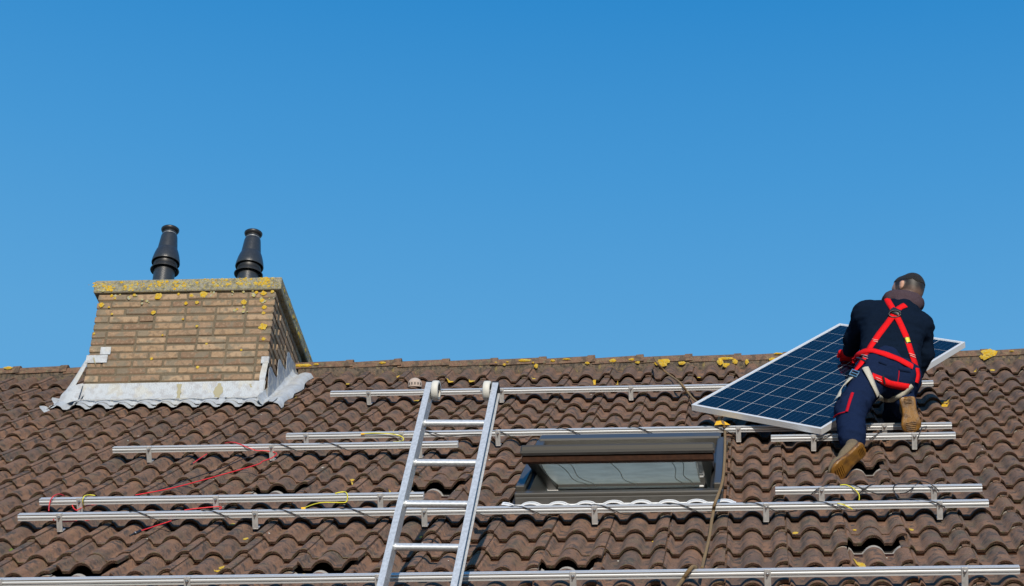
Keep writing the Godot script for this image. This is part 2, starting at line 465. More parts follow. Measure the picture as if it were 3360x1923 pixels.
func build_house() -> Node3D:
	var house := thing("house", "house with a weathered brown tiled roof and a brick chimney on its ridge", "house", Vector3(0, 0, 0))
	var roof := empty("roof", house, Transform3D(roof_basis, Vector3(0, OY, 0)))
	var meshes := []
	for k in 6: meshes.append(tile_mesh(k))
	var strip := tile_mesh(20, 0.008, 0.02)
	var short := tile_mesh(21, -0.2725, 0.02, 0.15)
	var second := tile_mesh(24, -0.2725, 0.02, 0.47)
	var apron_row := tile_mesh(23, -0.2725, 0.02, 0.34)
	var wide_left := tile_mesh(22, -0.2725, -0.062)
	# tiles pushed up by the fitters beside the hooks, and where
	var pushed := {Vector2i(-8, 15): 0.115, Vector2i(-6, 10): 0.10, Vector2i(-3, 10): 0.12, Vector2i(-4, 15): 0.12, Vector2i(0, 15): 0.11, Vector2i(5, 14): 0.115, Vector2i(5, 9): 0.12}
	var spots := []
	for r in range(0, 19):
		for c in range(-23, 15):
			var x := COVER * c
			var s := row_s(r)
			var mesh: Mesh = meshes[posmod(c * 7 + r * 11 + (c * r) % 5, 6)]
			if r >= 8 and r <= 11 and c >= -1 and c <= 2:
				if c < 2: continue
				mesh = strip
			elif r == 12 and c >= -1 and c <= 2:
				mesh = apron_row
			if r == 1: mesh = second
			if r <= 1 and c >= -12 and c <= -9: continue
			if r == 2 and c >= -12 and c <= -9: mesh = short
			if r <= 1 and c == -13: mesh = wide_left
			var up: float = pushed.get(Vector2i(c, r), 0.0)
			var t := Transform3D(Basis.IDENTITY, Vector3(x + rng.randf_range(-0.0025, 0.0025), rng.randf_range(-0.0015, 0.002), s - up + rng.randf_range(-0.004, 0.004)))
			t.basis = Basis(Vector3.UP, rng.randf_range(-0.007, 0.007)) * Basis(Vector3.RIGHT, rng.randf_range(-0.004, 0.004))
			if r == 0: t = t * Transform3D(Basis(Vector3.RIGHT, 0.040))
			if up > 0: t = t.translated_local(Vector3(0, 0.012, 0)) * Transform3D(Basis(Vector3.RIGHT, -0.02))
			var vis := seen(rp(x - 0.15, s, 0)) or seen(rp(x - 0.3, s, 0))
			spots.append([t, mesh, rng.randi() % 4 if rng.randf() < 0.8 else (c + 40) % 4, s if vis else -100.0 + s, s])
	spots.sort_custom(func(a, b): return a[3] > b[3])
	for k in spots.size():
		var e: Array = spots[k]
		if k < 300 and e[3] > -50:
			var o := put("roof_tile", e[1], null, roof, e[0])
			o.set_surface_override_material(0, M["tile%d" % e[2]])
			o.set_surface_override_material(1, M.tile_edge)
			o.set_surface_override_material(2, M.tile_lap)
	# the farthest tiles and those beyond the frame
	var st_by := []
	for v in 4: st_by.append(tool())
	for k in spots.size():
		var e: Array = spots[k]
		if k < 300 and e[3] > -50: continue
		st_by[e[2] % 2].append_from(e[1], 0, e[0])
		st_by[2].append_from(e[1], 1, e[0])
		st_by[3].append_from(e[1], 2, e[0])
	var one := ArrayMesh.new()
	for v in 4:
		one = st_by[v].commit(one)
		one.surface_set_material(v, [M.tile0, M.tile2, M.tile_edge, M.tile_lap][v])
	var rest := put("far_roof_tiles", one, null, roof)
	rest.set_meta("kind", "stuff")
	rest.set_meta("label", "rows of brown roof tiles just under the ridge")
	# underlay with an opening for the roof window and one for the chimney
	var st := tool()
	var holes := [[-7.0, -0.56, -0.42, 6.35], [0.60, 4.4, -0.42, 6.35], [-0.56, 0.60, -0.42, 2.40], [-0.56, 0.60, 3.82, 6.35]]
	for q in holes: add_box(st, Vector3(q[0], -0.11, q[2]), Vector3(q[1], -0.085, q[3]))
	put("underlay", done(st), M.deck, roof)
	for k in 19:                                            # battens under the tiles
		var s := GAUGE * k - 0.37
		if s < -0.4: continue
		if s > 2.2 and s < 4.0:
			put("batten", box(Vector3(-7, -0.085, s), Vector3(-0.57, -0.064, s + 0.035)), M.wood, roof)
			put("batten", box(Vector3(0.61, -0.085, s), Vector3(4.4, -0.064, s + 0.035)), M.wood, roof)
		else:
			put("batten", box(Vector3(-7, -0.085, s), Vector3(4.4, -0.064, s + 0.035)), M.wood, roof)
	# far slope, walls and gutter
	var ridge_z := rp(0, -0.54, 0.037).z
	var ridge_y := rp(0, -0.54, 0.037).y
	st = tool()
	var poly := PackedVector2Array([Vector2(ridge_z - 0.02, ridge_y - 0.06), Vector2(ridge_z - 5.0, ridge_y - 0.06 - 5.0 * tan(PITCH)), Vector2(ridge_z - 5.0, ridge_y - 0.2 - 5.0 * tan(PITCH)), Vector2(ridge_z - 0.02, ridge_y - 0.2)])
	add_extrusion(st, poly, -7, 4.4)
	put("far_slope", done(st), M.ridge, house)
	put("wall", box(Vector3(-6.8, 0, -4.4), Vector3(4.2, 5.15, 4.35)), M.wall, house)
	st = tool()
	var gut := PackedVector2Array()
	for k in 13: gut.append(Vector2(4.87 + 0.065 * cos(PI + PI * k / 12), 5.27 + 0.065 * sin(PI + PI * k / 12)))
	for k in 13: gut.append(Vector2(4.87 + 0.061 * cos(TAU - PI * k / 12), 5.27 + 0.061 * sin(TAU - PI * k / 12)))
	add_extrusion(st, gut, -7, 4.4)
	put("gutter", done(st), M.zinc, house)
	build_ridge(house, roof)
	build_lichen(roof)
	return house
func build_ridge(house: Node3D, roof: Node3D):
	var apex := rp(0, -0.54, 0.037)
	var half := [Vector2(0.0, 0.0), Vector2(0.022, -0.005), Vector2(0.039, -0.020), Vector2(0.048, -0.044), Vector2(0.0525, -0.072)]
	var poly := PackedVector2Array()
	for k in range(half.size() - 1, 0, -1): poly.append(Vector2(-half[k].x, half[k].y))
	for k in half.size(): poly.append(half[k])
	for k in range(half.size() - 1, -1, -1): poly.append(half[k] * 0.78 + Vector2(0, -0.016))
	for k in range(1, half.size()): poly.append(Vector2(-half[k].x * 0.78, half[k].y * 0.78 - 0.016))
	var joints := []
	for k in range(-19, 12): joints.append(0.308 + 0.3615 * k)
	for x in joints:
		var x1: float = x
		var x0: float = x - 0.385
		if x1 > -3.94 and x0 < -2.66:
			if x0 < -3.99 and x1 < -3.6: x1 = -3.995
			elif x1 > -2.3: x0 = -2.66
			else: continue
		if absf(x1 + 2.222) < 0.05: x0 = -2.68
		if x1 - x0 < 0.08: continue
		var st := tool()
		var body := PackedVector2Array()
		add_extrusion(st, poly, x0, x1 - 0.055)
		for p in poly: body.append(p * 1.15 + Vector2(0, 0.006))
		add_extrusion(st, body, x1 - 0.055, x1)
		var t := Transform3D(Basis(Vector3.BACK, 0.042 + rng.randf_range(-0.014, 0.014)) * Basis(Vector3.UP, rng.randf_range(-0.01, 0.01)), Vector3.ZERO)
		var mid := Vector3((x0 + x1) / 2, 0, 0)
		var at := Transform3D(Basis.IDENTITY, apex + mid + Vector3(0, rng.randf_range(-0.004, 0.004), 0)) * t * Transform3D(Basis.IDENTITY, -mid)
		put("ridge_tile", done(st), M.ridge, house, at)
	# mortar bedding under the ridge tiles, scraped down onto the crowns
	for part in [[-7.0, -4.0], [-2.63, 4.4]]:
		var st := tool(true)
		var n := int((part[1] - part[0]) / 0.02)
		var pts := []
		for k in n + 1:
			var x := lerpf(part[0], part[1], float(k) / n)
			var w := noise.get_noise_2d(x * 90, 3.0) * 0.012
			var low := surface(x, -0.45) - 0.01
			pts.append([Vector3(x, low, -0.445 + w), Vector3(x, low * 0.5 + 0.002, -0.450 + w * 0.7), Vector3(x, 0.008 + w * 0.3, -0.456 + w * 0.5), Vector3(x, 0.018, -0.475), Vector3(x, -0.02, -0.54)])
		for k in n:
			for j in 4: quad(st, pts[k][j], pts[k + 1][j], pts[k + 1][j + 1], pts[k][j + 1], Vector3(0, 1, 1))
		put("ridge_mortar", done(st), M.mortar, roof)
func add_blob(st: SurfaceTool, c: Vector3, a: Vector3, b: Vector3, n: Vector3, seed_: float, thick := 0.004, hollow := 0.0, drape = null):
	var rings := []
	var ts := [0.0, 0.45, 0.8, 1.0]
	for t in ts:
		var ring := []
		for j in 18:
			var ang := TAU * j / 18
			var rr: float = t * (0.98 + 0.42 * noise.get_noise_2d(cos(ang) * 60 + seed_ * 91.7, sin(ang) * 60 + seed_ * 37.3) + 0.25 * noise.get_noise_2d(cos(ang) * 190 + seed_ * 11, sin(ang) * 190))
			var p := c + a * cos(ang) * rr + b * sin(ang) * rr
			var lift: float = thick * (1.0 - t * t) + 0.0005
			if hollow > 0: lift = thick * (1.0 if absf(t - 0.75) < 0.2 else 0.15)
			if drape != null: p = drape.call(p, lift)
			else: p += n * lift
			ring.append(p)
		rings.append(ring)
	for k in 3:
		for j in 18:
			quad(st, rings[k][j], rings[k][(j + 1) % 18], rings[k + 1][(j + 1) % 18], rings[k + 1][j], n)
func build_lichen(roof: Node3D):
	var onto := func(p: Vector3, lift: float) -> Vector3: return Vector3(p.x, surface(p.x, p.z) + lift + 0.0015, p.z)
	var st := tool(true)
	var pale := tool(true)
	# on the tiles: crop, x, y, half width in metres
	for e in [[2, 1425, 280, 0.022, 0.09], [2, 1930, 345, 0.026, 0.05], [2, 2140, 340, 0.02, 0.05], [2, 910, 368, 0.014, 0.04], [2, 1600, 525, 0.024, 0.06], [8, 270, 642, 0.016, 0.04], [8, 860, 605, 0.010, 0.03], [8, 1420, 605, 0.014, 0.04], [8, 900, 935, 0.026, 0.06], [8, 940, 960, 0.02, 0.05], [5, 2440, 695, 0.013, 0.04], [5, 2200, 955, 0.012, 0.05], [5, 2160, 1000, 0.016, 0.03], [5, 2310, 555, 0.012, 0.03], [5, 2120, 262, 0.007, 0.02], [6, 955, 120, 0.014, 0.04], [6, 1640, 680, 0.012, 0.03], [3, 820, 335, 0.012, 0.04], [3, 1225, 385, 0.016, 0.04], [3, 1430, 375, 0.020, 0.08], [3, 215, 312, 0.016, 0.03], [2, 395, 537, 0.012, 0.03], [4, 2060, 240, 0.012, 0.04], [4, 2230, 225, 0.016, 0.06], [4, 1760, 548, 0.026, 0.06], [1, 155, 495, 0.014, 0.05], [6, 470, 1050, 0.014, 0.02], [7, 1400, 690, 0.006, 0.02], [6, 375, 222, 0.006, 0.02], [6, 1330, 235, 0.006, 0.02], [2, 1375, 820, 0.010, 0.03], [3, 1045, 340, 0.010, 0.03], [3, 1860, 302, 0.014, 0.03], [2, 1690, 425, 0.014, 0.04]]:
		var q := xsh(px(e[0], e[1], e[2], -0.02))
		add_blob(st, q, Vector3(e[3], 0, 0), Vector3(0, 0, e[4] * 0.8), Vector3.UP, q.x * 3 + q.z, 0.003, 0.0, onto)
	for k in 46:                                           # pale specks and bird droppings
		var q := Vector3(rng.randf_range(-4.5, 2.6), 0, rng.randf_range(0.2, 5.9))
		if q.x > -0.7 and q.x < 0.8 and q.z > 2.2 and q.z < 4.2: continue
		add_blob(pale, q, Vector3(rng.randf_range(0.002, 0.006), 0, 0), Vector3(0, 0, rng.randf_range(0.004, 0.018)), Vector3.UP, k, 0.001, 0.0, onto)
	var o := put("lichen", done(st), M.lichen, roof)
	o.set_meta("kind", "stuff")
	o = put("white_specks", done(pale), M.white_lichen, roof)
	o.set_meta("kind", "stuff")
	# on the ridge and its mortar
	st = tool(true)
	for e in [[3, 125, 165, 0.05, 0.012], [3, 405, 168, 0.018, 0.01], [3, 545, 155, 0.032, 0.007], [3, 1003, 168, 0.026, 0.014], [3, 1190, 157, 0.02, 0.01], [3, 1515, 175, 0.05, 0.02], [3, 1500, 205, 0.034, 0.018], [3, 1440, 195, 0.018, 0.016], [3, 1250, 185, 0.018, 0.012], [3, 1690, 192, 0.03, 0.014], [3, 2130, 148, 0.055, 0.012], [3, 2220, 175, 0.022, 0.022], [3, 2070, 180, 0.022, 0.03], [3, 2130, 215, 0.03, 0.02], [3, 750, 192, 0.016, 0.012], [3, 240, 222, 0.016, 0.02], [3, 210, 188, 0.01, 0.008], [4, 2195, 95, 0.06, 0.035], [4, 2150, 130, 0.035, 0.025], [4, 100, 98, 0.035, 0.007], [4, 45, 155, 0.026, 0.012], [2, 1260, 190, 0.026, 0.01], [2, 480, 215, 0.06, 0.012], [2, 420, 220, 0.03, 0.01], [2, 600, 205, 0.02, 0.008], [2, 2385, 188, 0.012, 0.006], [2, 2470, 208, 0.012, 0.01], [2, 2500, 183, 0.01, 0.007], [1, 85, 240, 0.035, 0.012], [4, 2420, 75, 0.02, 0.005], [3, 2335, 180, 0.015, 0.02]]:
		var p := on_plane(crop(e[0], e[1], e[2]), rp(0, -0.456, 0), (U * 1.4 + N).normalized())
		var y := rp(0, -0.456, 0).y
		var n := (U * 1.4 + N).normalized()
		var q := xsh(p + n * 0.012)
		var nl := roof_basis.inverse() * n
		add_blob(st, q, Vector3(e[3], 0, 0), nl.cross(Vector3.RIGHT) * e[4], nl, q.x * 5.3, 0.008)
	o = put("lichen", done(st), M.lichen, roof)
	o.set_meta("kind", "stuff")
	st = tool(true)
	var p2 := xsh(px(5, 110, 800, -0.03))
	add_blob(st, p2, Vector3(0.012, 0, 0), Vector3(0, 0, 0.02), Vector3.UP, 3.0, 0.012, 0.0, onto)
	put("moss_cushion", done(st), M.moss, roof)

# ---------------------------------------------------------------- chimney
func build_chimney(house: Node3D):
	var x0 := -3.952
	var x1 := -2.655
	var zf := 0.45
	var zb := -1.06
	var base := OY - 1.1
	var top := OY + 0.494
	var ch := empty("chimney", house)
	ch.set_meta("label", "yellow-brown brick chimney with a lichen covered concrete cap")
	put("mortar_core", box(Vector3(x0 + 0.009, base, zb + 0.009), Vector3(x1 - 0.009, top - 0.004, zf - 0.009)), M.joint, ch)
	var full := box(Vector3(-0.105, -0.025, -0.05), Vector3(0.105, 0.025, 0.05), 0.004)
	var half := box(Vector3(-0.05, -0.025, -0.05), Vector3(0.05, 0.025, 0.05), 0.004)
	var shapes := {}
	var course := 0.0615
	for r in 15:
		var y := top - 0.032 - r * course
		# street side
		var x := x0
		var odd := r % 2
		var pattern := []
		if odd: pattern.append(0.1)
		while x < x1 - 0.02:
			var w := 0.21
			if pattern.size(): w = pattern.pop_front()
			elif rng.randf() < 0.12: w = 0.1
			w = minf(w, x1 - x)
			if x1 - x - w < 0.05: w = x1 - x
			var key := int(round(w * 200))
			if not shapes.has(key): shapes[key] = box(Vector3(-w / 2, -0.0253, -0.05), Vector3(w / 2, 0.0253, 0.05), 0.006)
			var kind := rng.randi() % 4
			put("brick", shapes[key], M["brick%d" % kind], ch, Transform3D(Basis(Vector3.UP, rng.randf_range(-0.012, 0.012)) * Basis(Vector3.BACK, rng.randf_range(-0.011, 0.011)) * Basis.from_scale(Vector3(rng.randf_range(0.965, 1.0), rng.randf_range(0.90, 1.02), 1)), Vector3(x + w / 2, y + rng.randf_range(-0.003, 0.003), zf - 0.05 + rng.randf_range(-0.005, 0.003))))
			x += w + 0.0105
		# gable sides, behind the corner bricks
		for side in 2:
			var z := zf - 0.112 - (0.11 if odd else 0.0)
			if odd: z += 0.0
			while z > zb + 0.06 and (r < 8 or side == 1):
				var w := minf(0.21, z - zb)
				if rng.randf() < 0.1: w = 0.1
				if y < OY + 0.37 - absf(z - w / 2 + 0.306) * 0.84 - 0.15: break
				var key := int(round(w * 200))
				if not shapes.has(key): shapes[key] = box(Vector3(-w / 2, -0.0253, -0.05), Vector3(w / 2, 0.0253, 0.05), 0.004)
				put("brick", shapes[key], M["brick%d" % (rng.randi() % 4)], ch, Transform3D(Basis(Vector3.UP, PI / 2), Vector3(x1 - 0.05 if side else x0 + 0.05, y, z - w / 2)))
				z -= w + 0.0105
	var cap := put("cap", box(Vector3(x0 - 0.036, top + 0.003, zb - 0.03), Vector3(x1 + 0.036, top + 0.104, zf + 0.02), 0.007), M.cap, ch)
	# lichen on the bricks and the cap
	var st := tool(true)
	var pale := tool(true)
	for e in [[873, 565, 28], [485, 625, 21], [1180, 553, 30], [838, 677, 17], [1585, 773, 29], [1595, 640, 18], [1590, 680, 14], [1590, 545, 22], [1455, 607, 22], [1580, 595, 18], [553, 563, 13], [708, 557, 13], [1135, 608, 15], [1060, 615, 15], [1135, 770, 11], [1200, 890, 10], [1140, 1050, 12], [825, 992, 12], [1438, 933, 9], [1590, 857, 15], [433, 822, 10], [555, 688, 9], [1040, 722, 9], [1410, 655, 9], [1010, 552, 12], [1100, 560, 14], [535, 640, 9], [575, 580, 10], [900, 832, 8], [445, 975, 6], [1650, 535, 14], [1540, 540, 14]]:
		var p := at_z(9, e[0], e[1], zf + 0.003)
		var r: float = e[2] / 1020.0
		add_blob(st, p, Vector3(r, 0, 0), Vector3(0, r * 0.95, 0), Vector3.BACK, e[0] * 0.13, 0.003, 1.0 if e[2] > 18 else 0.0)
	for e in [[1490, 545, 40, 14], [640, 570, 110, 12], [1240, 545, 30, 10], [1430, 650, 70, 12], [780, 610, 30, 9], [1370, 545, 30, 9], [1610, 590, 60, 10]]:
		for k in 5:
			var p := at_z(9, e[0] + rng.randf_range(-1, 1) * e[2], e[1] + rng.randf_range(-1, 1) * 22, zf + 0.003)
			var r: float = e[3] * rng.randf_range(0.5, 1.2) / 1020.0
			add_blob(pale, p, Vector3(r, 0, 0), Vector3(0, r, 0), Vector3.BACK, p.x * 17 + p.y * 9, 0.002)
	for e in [[510, 500, 70, 30, 16], [700, 497, 65, 28, 14], [890, 480, 40, 25, 7], [1010, 490, 65, 30, 18], [1133, 472, 10, 8, 2], [1280, 475, 75, 28, 14], [1450, 465, 50, 28, 10], [1605, 470, 75, 30, 22], [800, 500, 60, 25, 5]]:
		for k in e[4] * 4:
			var p := at_z(9, e[0] + rng.randfn(0.0, 0.55) * e[2], e[1] + rng.randf_range(-1, 1) * e[3], zf + 0.0205)
			if p.y > top + 0.098 or p.y < top + 0.008: continue
			var r: float = (3.0 + 13.0 * pow(rng.randf(), 2.0)) / 1020.0
			add_blob(st if rng.randf() < 0.62 else pale, p, Vector3(r, 0, 0), Vector3(0, r * 0.8, 0), Vector3.BACK, p.x * 31 + p.y * 7, rng.randf_range(0.002, 0.005))
	for k in 26:                                           # gable end of the cap
		var p := Vector3(x1 + 0.0365, top + rng.randf_range(0.02, 0.09), rng.randf_range(zb, zf))
		var r := rng.randf_range(0.006, 0.022)
		add_blob(st if rng.randf() < 0.6 else pale, p, Vector3(0, 0, r * 1.5), Vector3(0, r, 0), Vector3.RIGHT, k * 3.1, 0.003)
	for e in [[st, M.lichen], [pale, M.pale_lichen]]:
		var o := put("lichen", done(e[0]), e[1], ch)
		o.set_meta("kind", "stuff")
	build_flashing(ch, x0, x1, zf)
func sheet(rows: Array, thick := 0.003) -> ArrayMesh:      # a bent metal sheet: rows of points, doubled for thickness
	var st := tool(true)
	var nr := rows.size()
	var nc: int = rows[0].size()
	var nor := []
	for i in nr:
		var line := []
		for j in nc:
			var a: Vector3 = rows[mini(i + 1, nr - 1)][j] - rows[maxi(i - 1, 0)][j]
			var b: Vector3 = rows[i][mini(j + 1, nc - 1)] - rows[i][maxi(j - 1, 0)]
			var n := b.cross(a).normalized()
			if n.dot(eye - rows[i][j]) < 0: n = -n
			line.append(n)
		nor.append(line)
	for i in nr - 1:
		for j in nc - 1:
			var n: Vector3 = nor[i][j]
			quad(st, rows[i][j], rows[i][j + 1], rows[i + 1][j + 1], rows[i + 1][j], n)
			st.set_smooth_group(1)
			quad(st, rows[i][j] - nor[i][j] * thick, rows[i][j + 1] - nor[i][j + 1] * thick, rows[i + 1][j + 1] - nor[i + 1][j + 1] * thick, rows[i + 1][j] - nor[i + 1][j] * thick, -n)
			st.set_smooth_group(0)
	st.set_smooth_group(2)
	for j in nc - 1:
		for i in [0, nr - 1]:
			quad(st, rows[i][j], rows[i][j + 1], rows[i][j + 1] - nor[i][j + 1] * thick, rows[i][j] - nor[i][j] * thick, rows[i][j] - rows[1 if i == 0 else nr - 2][j])
	for i in nr - 1:
		for j in [0, nc - 1]:
			quad(st, rows[i][j], rows[i + 1][j], rows[i + 1][j] - nor[i + 1][j] * thick, rows[i][j] - nor[i][j] * thick, rows[i][j] - rows[i][1 if j == 0 else nc - 2])
	return done(st)
func over(x: float, s: float, lift: float) -> Vector3:     # a point lying on the tiles
	return rp(x, s, surface(x, s) + lift)
func build_flashing(ch: Node3D, x0: float, x1: float, zf: float):
	# apron: upstand on the bricks, then out over two rows of tiles in soft waves
	var rows := []
	var n := 84
	var xl := x0 - 0.16
	var xr := x1 + 0.12
	var upstand := []
	for i in 7:
		var line := []
		for k in n + 1:
			var x := lerpf(x0 - 0.01, x1 + 0.006, float(k) / n)
			var w := noise.get_noise_2d(x * 40, 7.0) * 0.006
			var t := i / 6.0
			var y := OY - lerpf(0.258, 0.425, t) + w * (1.0 if i else 0.3)
			var bulge := 0.012 + 0.035 * t * t + noise.get_noise_2d(x * 25, t * 30) * 0.006
			line.append(Vector3(x, y, zf + bulge))
		upstand.append(line)
	for j in 4:
		var line := []
		for k in n + 1:
			var x := lerpf(x0 - 0.01, x1 + 0.006, float(k) / n)
			var s := 0.665 + 0.032 * j + 0.006 * sin(x * 21)
			line.append(rp(x, s, lerpf(0.012, (profile(x) + 0.02) * 0.6, j / 3.0)))
		upstand.append(line)
	put("lead_apron", sheet(upstand), M.lead, ch)
	var skirt := []
	for i in 5:
		var line := []
		for k in 111:
			var x := lerpf(xl, xr, k / 110.0)
			var s := 0.66 + 0.045 * i + noise.get_noise_2d(x * 30, 2.0) * 0.012
			var h := maxf(surface(x, s), surface(x, minf(s, 0.69)) * 0.8) + 0.008 + noise.get_noise_2d(x * 50, i * 9.0) * 0.004
			if i == 4: h += 0.006
			line.append(rp(x, s, h))
		skirt.append(line)
	put("lead_skirt", sheet(skirt), M.lead, ch)
	for e in [[1015, 1165, 1005, 1265, 16], [1290, 1160, 1265, 1265, 24], [430, 985, 432, 1010, 5], [1500, 1165, 1508, 1200, 8]]:
		var a := at_z(9, e[0], e[1], zf + 0.018)
		var b := at_z(9, e[2], e[3], zf + 0.062)
		var st := tool(true)
		for k in 8:
			var t0 := k / 8.0
			var t1 := (k + 1) / 8.0
			var z0 := THICK + 0.036 * t0 * t0
			var z1 := THICK + 0.036 * t1 * t1
			var w: float = e[4] / 1020.0 * (1.0 + 1.2 * noise.get_noise_2d(k * 17.0, e[0]))
			var wn: float = e[4] / 1020.0 * (1.0 + 1.2 * noise.get_noise_2d((k + 1) * 17.0, e[0]))
			var p := a.lerp(b, t0)
			var q := a.lerp(b, t1)
			if e[4] < 10:
				z0 = THICK
				z1 = THICK
			quad(st, Vector3(p.x - w, p.y, zf + z0), Vector3(p.x + w, p.y, zf + z0), Vector3(q.x + wn, q.y, zf + z1), Vector3(q.x - wn, q.y, zf + z1), Vector3.BACK)
		put("rust_run", done(st), M.lead_stain, ch)
	# right-hand side: soakers standing on the brick gable and the strip on the tiles
	var lay := []
	for i in 26:
		var s := lerpf(-0.34, 0.80, i / 25.0)
		var line := []
		for j in 9:
			var t := j / 8.0
			var x := lerpf(x1 + 0.006, x1 + 0.165 + 0.008 * sin(s * 9), t)
			var h := lerpf(surface(x, s), -0.012, 0.55) + 0.012 + noise.get_noise_2d(x * 40, s * 30) * 0.006
			if j == 8: h = surface(x, s) + 0.012
			if j == 0: h = maxf(h, 0.04)
			if j == 1: h = maxf(h, -0.005)
			line.append(rp(x, s, h))
		lay.append(line)
	put("lead_side_strip", sheet(lay), M.lead, ch)
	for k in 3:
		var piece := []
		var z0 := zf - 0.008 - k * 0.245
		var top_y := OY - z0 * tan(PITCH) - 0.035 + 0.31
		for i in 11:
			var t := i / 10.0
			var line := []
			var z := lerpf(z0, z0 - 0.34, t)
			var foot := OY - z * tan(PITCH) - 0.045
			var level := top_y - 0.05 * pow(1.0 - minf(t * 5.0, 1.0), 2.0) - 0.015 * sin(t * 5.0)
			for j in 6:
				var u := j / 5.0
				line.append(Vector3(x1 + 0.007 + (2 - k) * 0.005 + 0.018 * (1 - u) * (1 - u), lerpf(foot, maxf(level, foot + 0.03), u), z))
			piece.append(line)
		put("lead_soaker", sheet(piece), M.shaded_lead, ch)
	# corner straps
	var st2 := tool()
	add_box(st2, Vector3(x1 - 0.045, OY - 0.118, zf + 0.002), Vector3(x1 + 0.012, OY - 0.062, zf + 0.016), Transform3D.IDENTITY, 0.003)
	put("lead_strap", done(st2), M.lead, ch)
	put("lead_strap", sheet([[Vector3(x1 - 0.03, OY - 0.115, zf + 0.012), Vector3(x1 + 0.008, OY - 0.115, zf + 0.012)], [Vector3(x1 - 0.04, OY - 0.22, zf + 0.02), Vector3(x1 + 0.004, OY - 0.22, zf + 0.02)], [Vector3(x1 - 0.03, OY - 0.30, zf + 0.035), Vector3(x1 + 0.002, OY - 0.31, zf + 0.03)], [Vector3(x1 - 0.012, OY - 0.395, zf + 0.07), Vector3(x1 + 0.012, OY - 0.40, zf + 0.065)]], 0.004), M.lead, ch)
	put("lead_strap", box(Vector3(x0 - 0.008, OY - 0.085, zf + 0.002), Vector3(x0 + 0.145, OY - 0.022, zf + 0.008), 0.002), M.lead, ch)
	put("lead_strap", box(Vector3(x0 + 0.085, OY - 0.018, zf + 0.002), Vector3(x0 + 0.16, OY + 0.045, zf + 0.007), 0.002), M.lead, ch)
	# left-hand corner: a strip that comes down beside the bricks and spreads out on the tiles
	var left := []
	var a0 := at_z(9, 385, 1000, zf + 0.0)
	for i in 12:
		var t := i / 11.0
		var foot := over(x0 - 0.13, 0.60, 0.02)
		var p := a0.lerp(foot, t) + Vector3(0, -0.02 * sin(t * PI), 0.0)
		var w := lerpf(0.018, 0.032, t)
		left.append([p + Vector3(-w, 0, -0.012), p + Vector3(0, 0, 0.006), p + Vector3(w, 0.0, 0.0)])
	put("lead_side_strip", sheet(left), M.lead, ch)
	var fan := []
	for i in 8:
		var s := lerpf(0.42, 0.80, i / 7.0)
		var line := []
		for j in 10:
			var x := lerpf(x0 - 0.21 - 0.03 * sin(i * 1.3), x0 + 0.03, j / 9.0)
			line.append(rp(x, s, surface(x, s) + 0.014 + 0.03 * pow(j / 9.0, 3) + noise.get_noise_2d(x * 70, s * 60) * 0.008))
		fan.append(line)
	put("lead_corner", sheet(fan), M.lead, ch)
	var curl := []
	for i in 9:
		var t := i / 8.0
		var line := []
		for j in 7:
			var u := j / 6.0
			var c := Vector3(x0 - 0.02 + 0.03 * u, OY - 0.265 - 0.165 * t, zf + 0.03 + 0.05 * t)
			var wide := 0.11 * sin(PI * (0.25 + 0.5 * t))
			line.append(c + Vector3(-wide * (1 - u), -0.045 * (1 - u), 0.015 * sin(u * PI)))
		curl.append(line)
	put("lead_corner", sheet(curl), M.lead, ch)
func build_flues(house: Node3D):
	for e in [[-3.728, 1.552, -0.3], [-3.078, 1.500, -0.3]]:
		var o := empty("flue_terminal", house, Transform3D(Basis(Vector3.BACK, 0.012 if e[0] < -3.4 else 0.006), Vector3(e[0], OY, e[2])))
		o.set_meta("label", "dark grey balanced flue terminal on the chimney cap")
		var t: float = e[1]
		put("flue_pipe", lathe([Vector2(0.081, 0.60), Vector2(0.081, t - 0.33)], 40, true), M.flue, o)
		put("base_collar", lathe([Vector2(0.082, t - 0.372), Vector2(0.108, t - 0.388), Vector2(0.1105, t - 0.382), Vector2(0.096, t - 0.364), Vector2(0.088, t - 0.350)], 40, false), M.flue, o)
		put("air_grille", lathe([Vector2(0.084, t - 0.352), Vector2(0.090, t - 0.345), Vector2(0.090, t - 0.300)], 40, true), M.black_plastic, o)
		put("cowl_skirt", lathe([Vector2(0.092, t - 0.302), Vector2(0.1065, t - 0.320), Vector2(0.108, t - 0.314), Vector2(0.1045, t - 0.285), Vector2(0.0955, t - 0.243), Vector2(0.084, t - 0.206), Vector2(0.0775, t - 0.192)], 40, true), M.flue, o)
		put("cowl", lathe([Vector2(0.0765, t - 0.196), Vector2(0.0755, t - 0.186), Vector2(0.0635, t - 0.078), Vector2(0.060, t - 0.062), Vector2(0.0525, t - 0.055), Vector2(0.0525, t - 0.02)], 40, true), M.flue, o)
		put("rain_cap", lathe([Vector2(0.050, t - 0.034), Vector2(0.064, t - 0.024), Vector2(0.0695, t - 0.012), Vector2(0.0695, t - 0.004), Vector2(0.064, t + 0.001), Vector2(0.056, t - 0.006), Vector2(0.0, t - 0.008)], 40, true), M.black_plastic, o)
		put("bright_band", lathe([Vector2(0.0530, t - 0.053), Vector2(0.0530, t - 0.049)], 40, true), M.zinc, o)

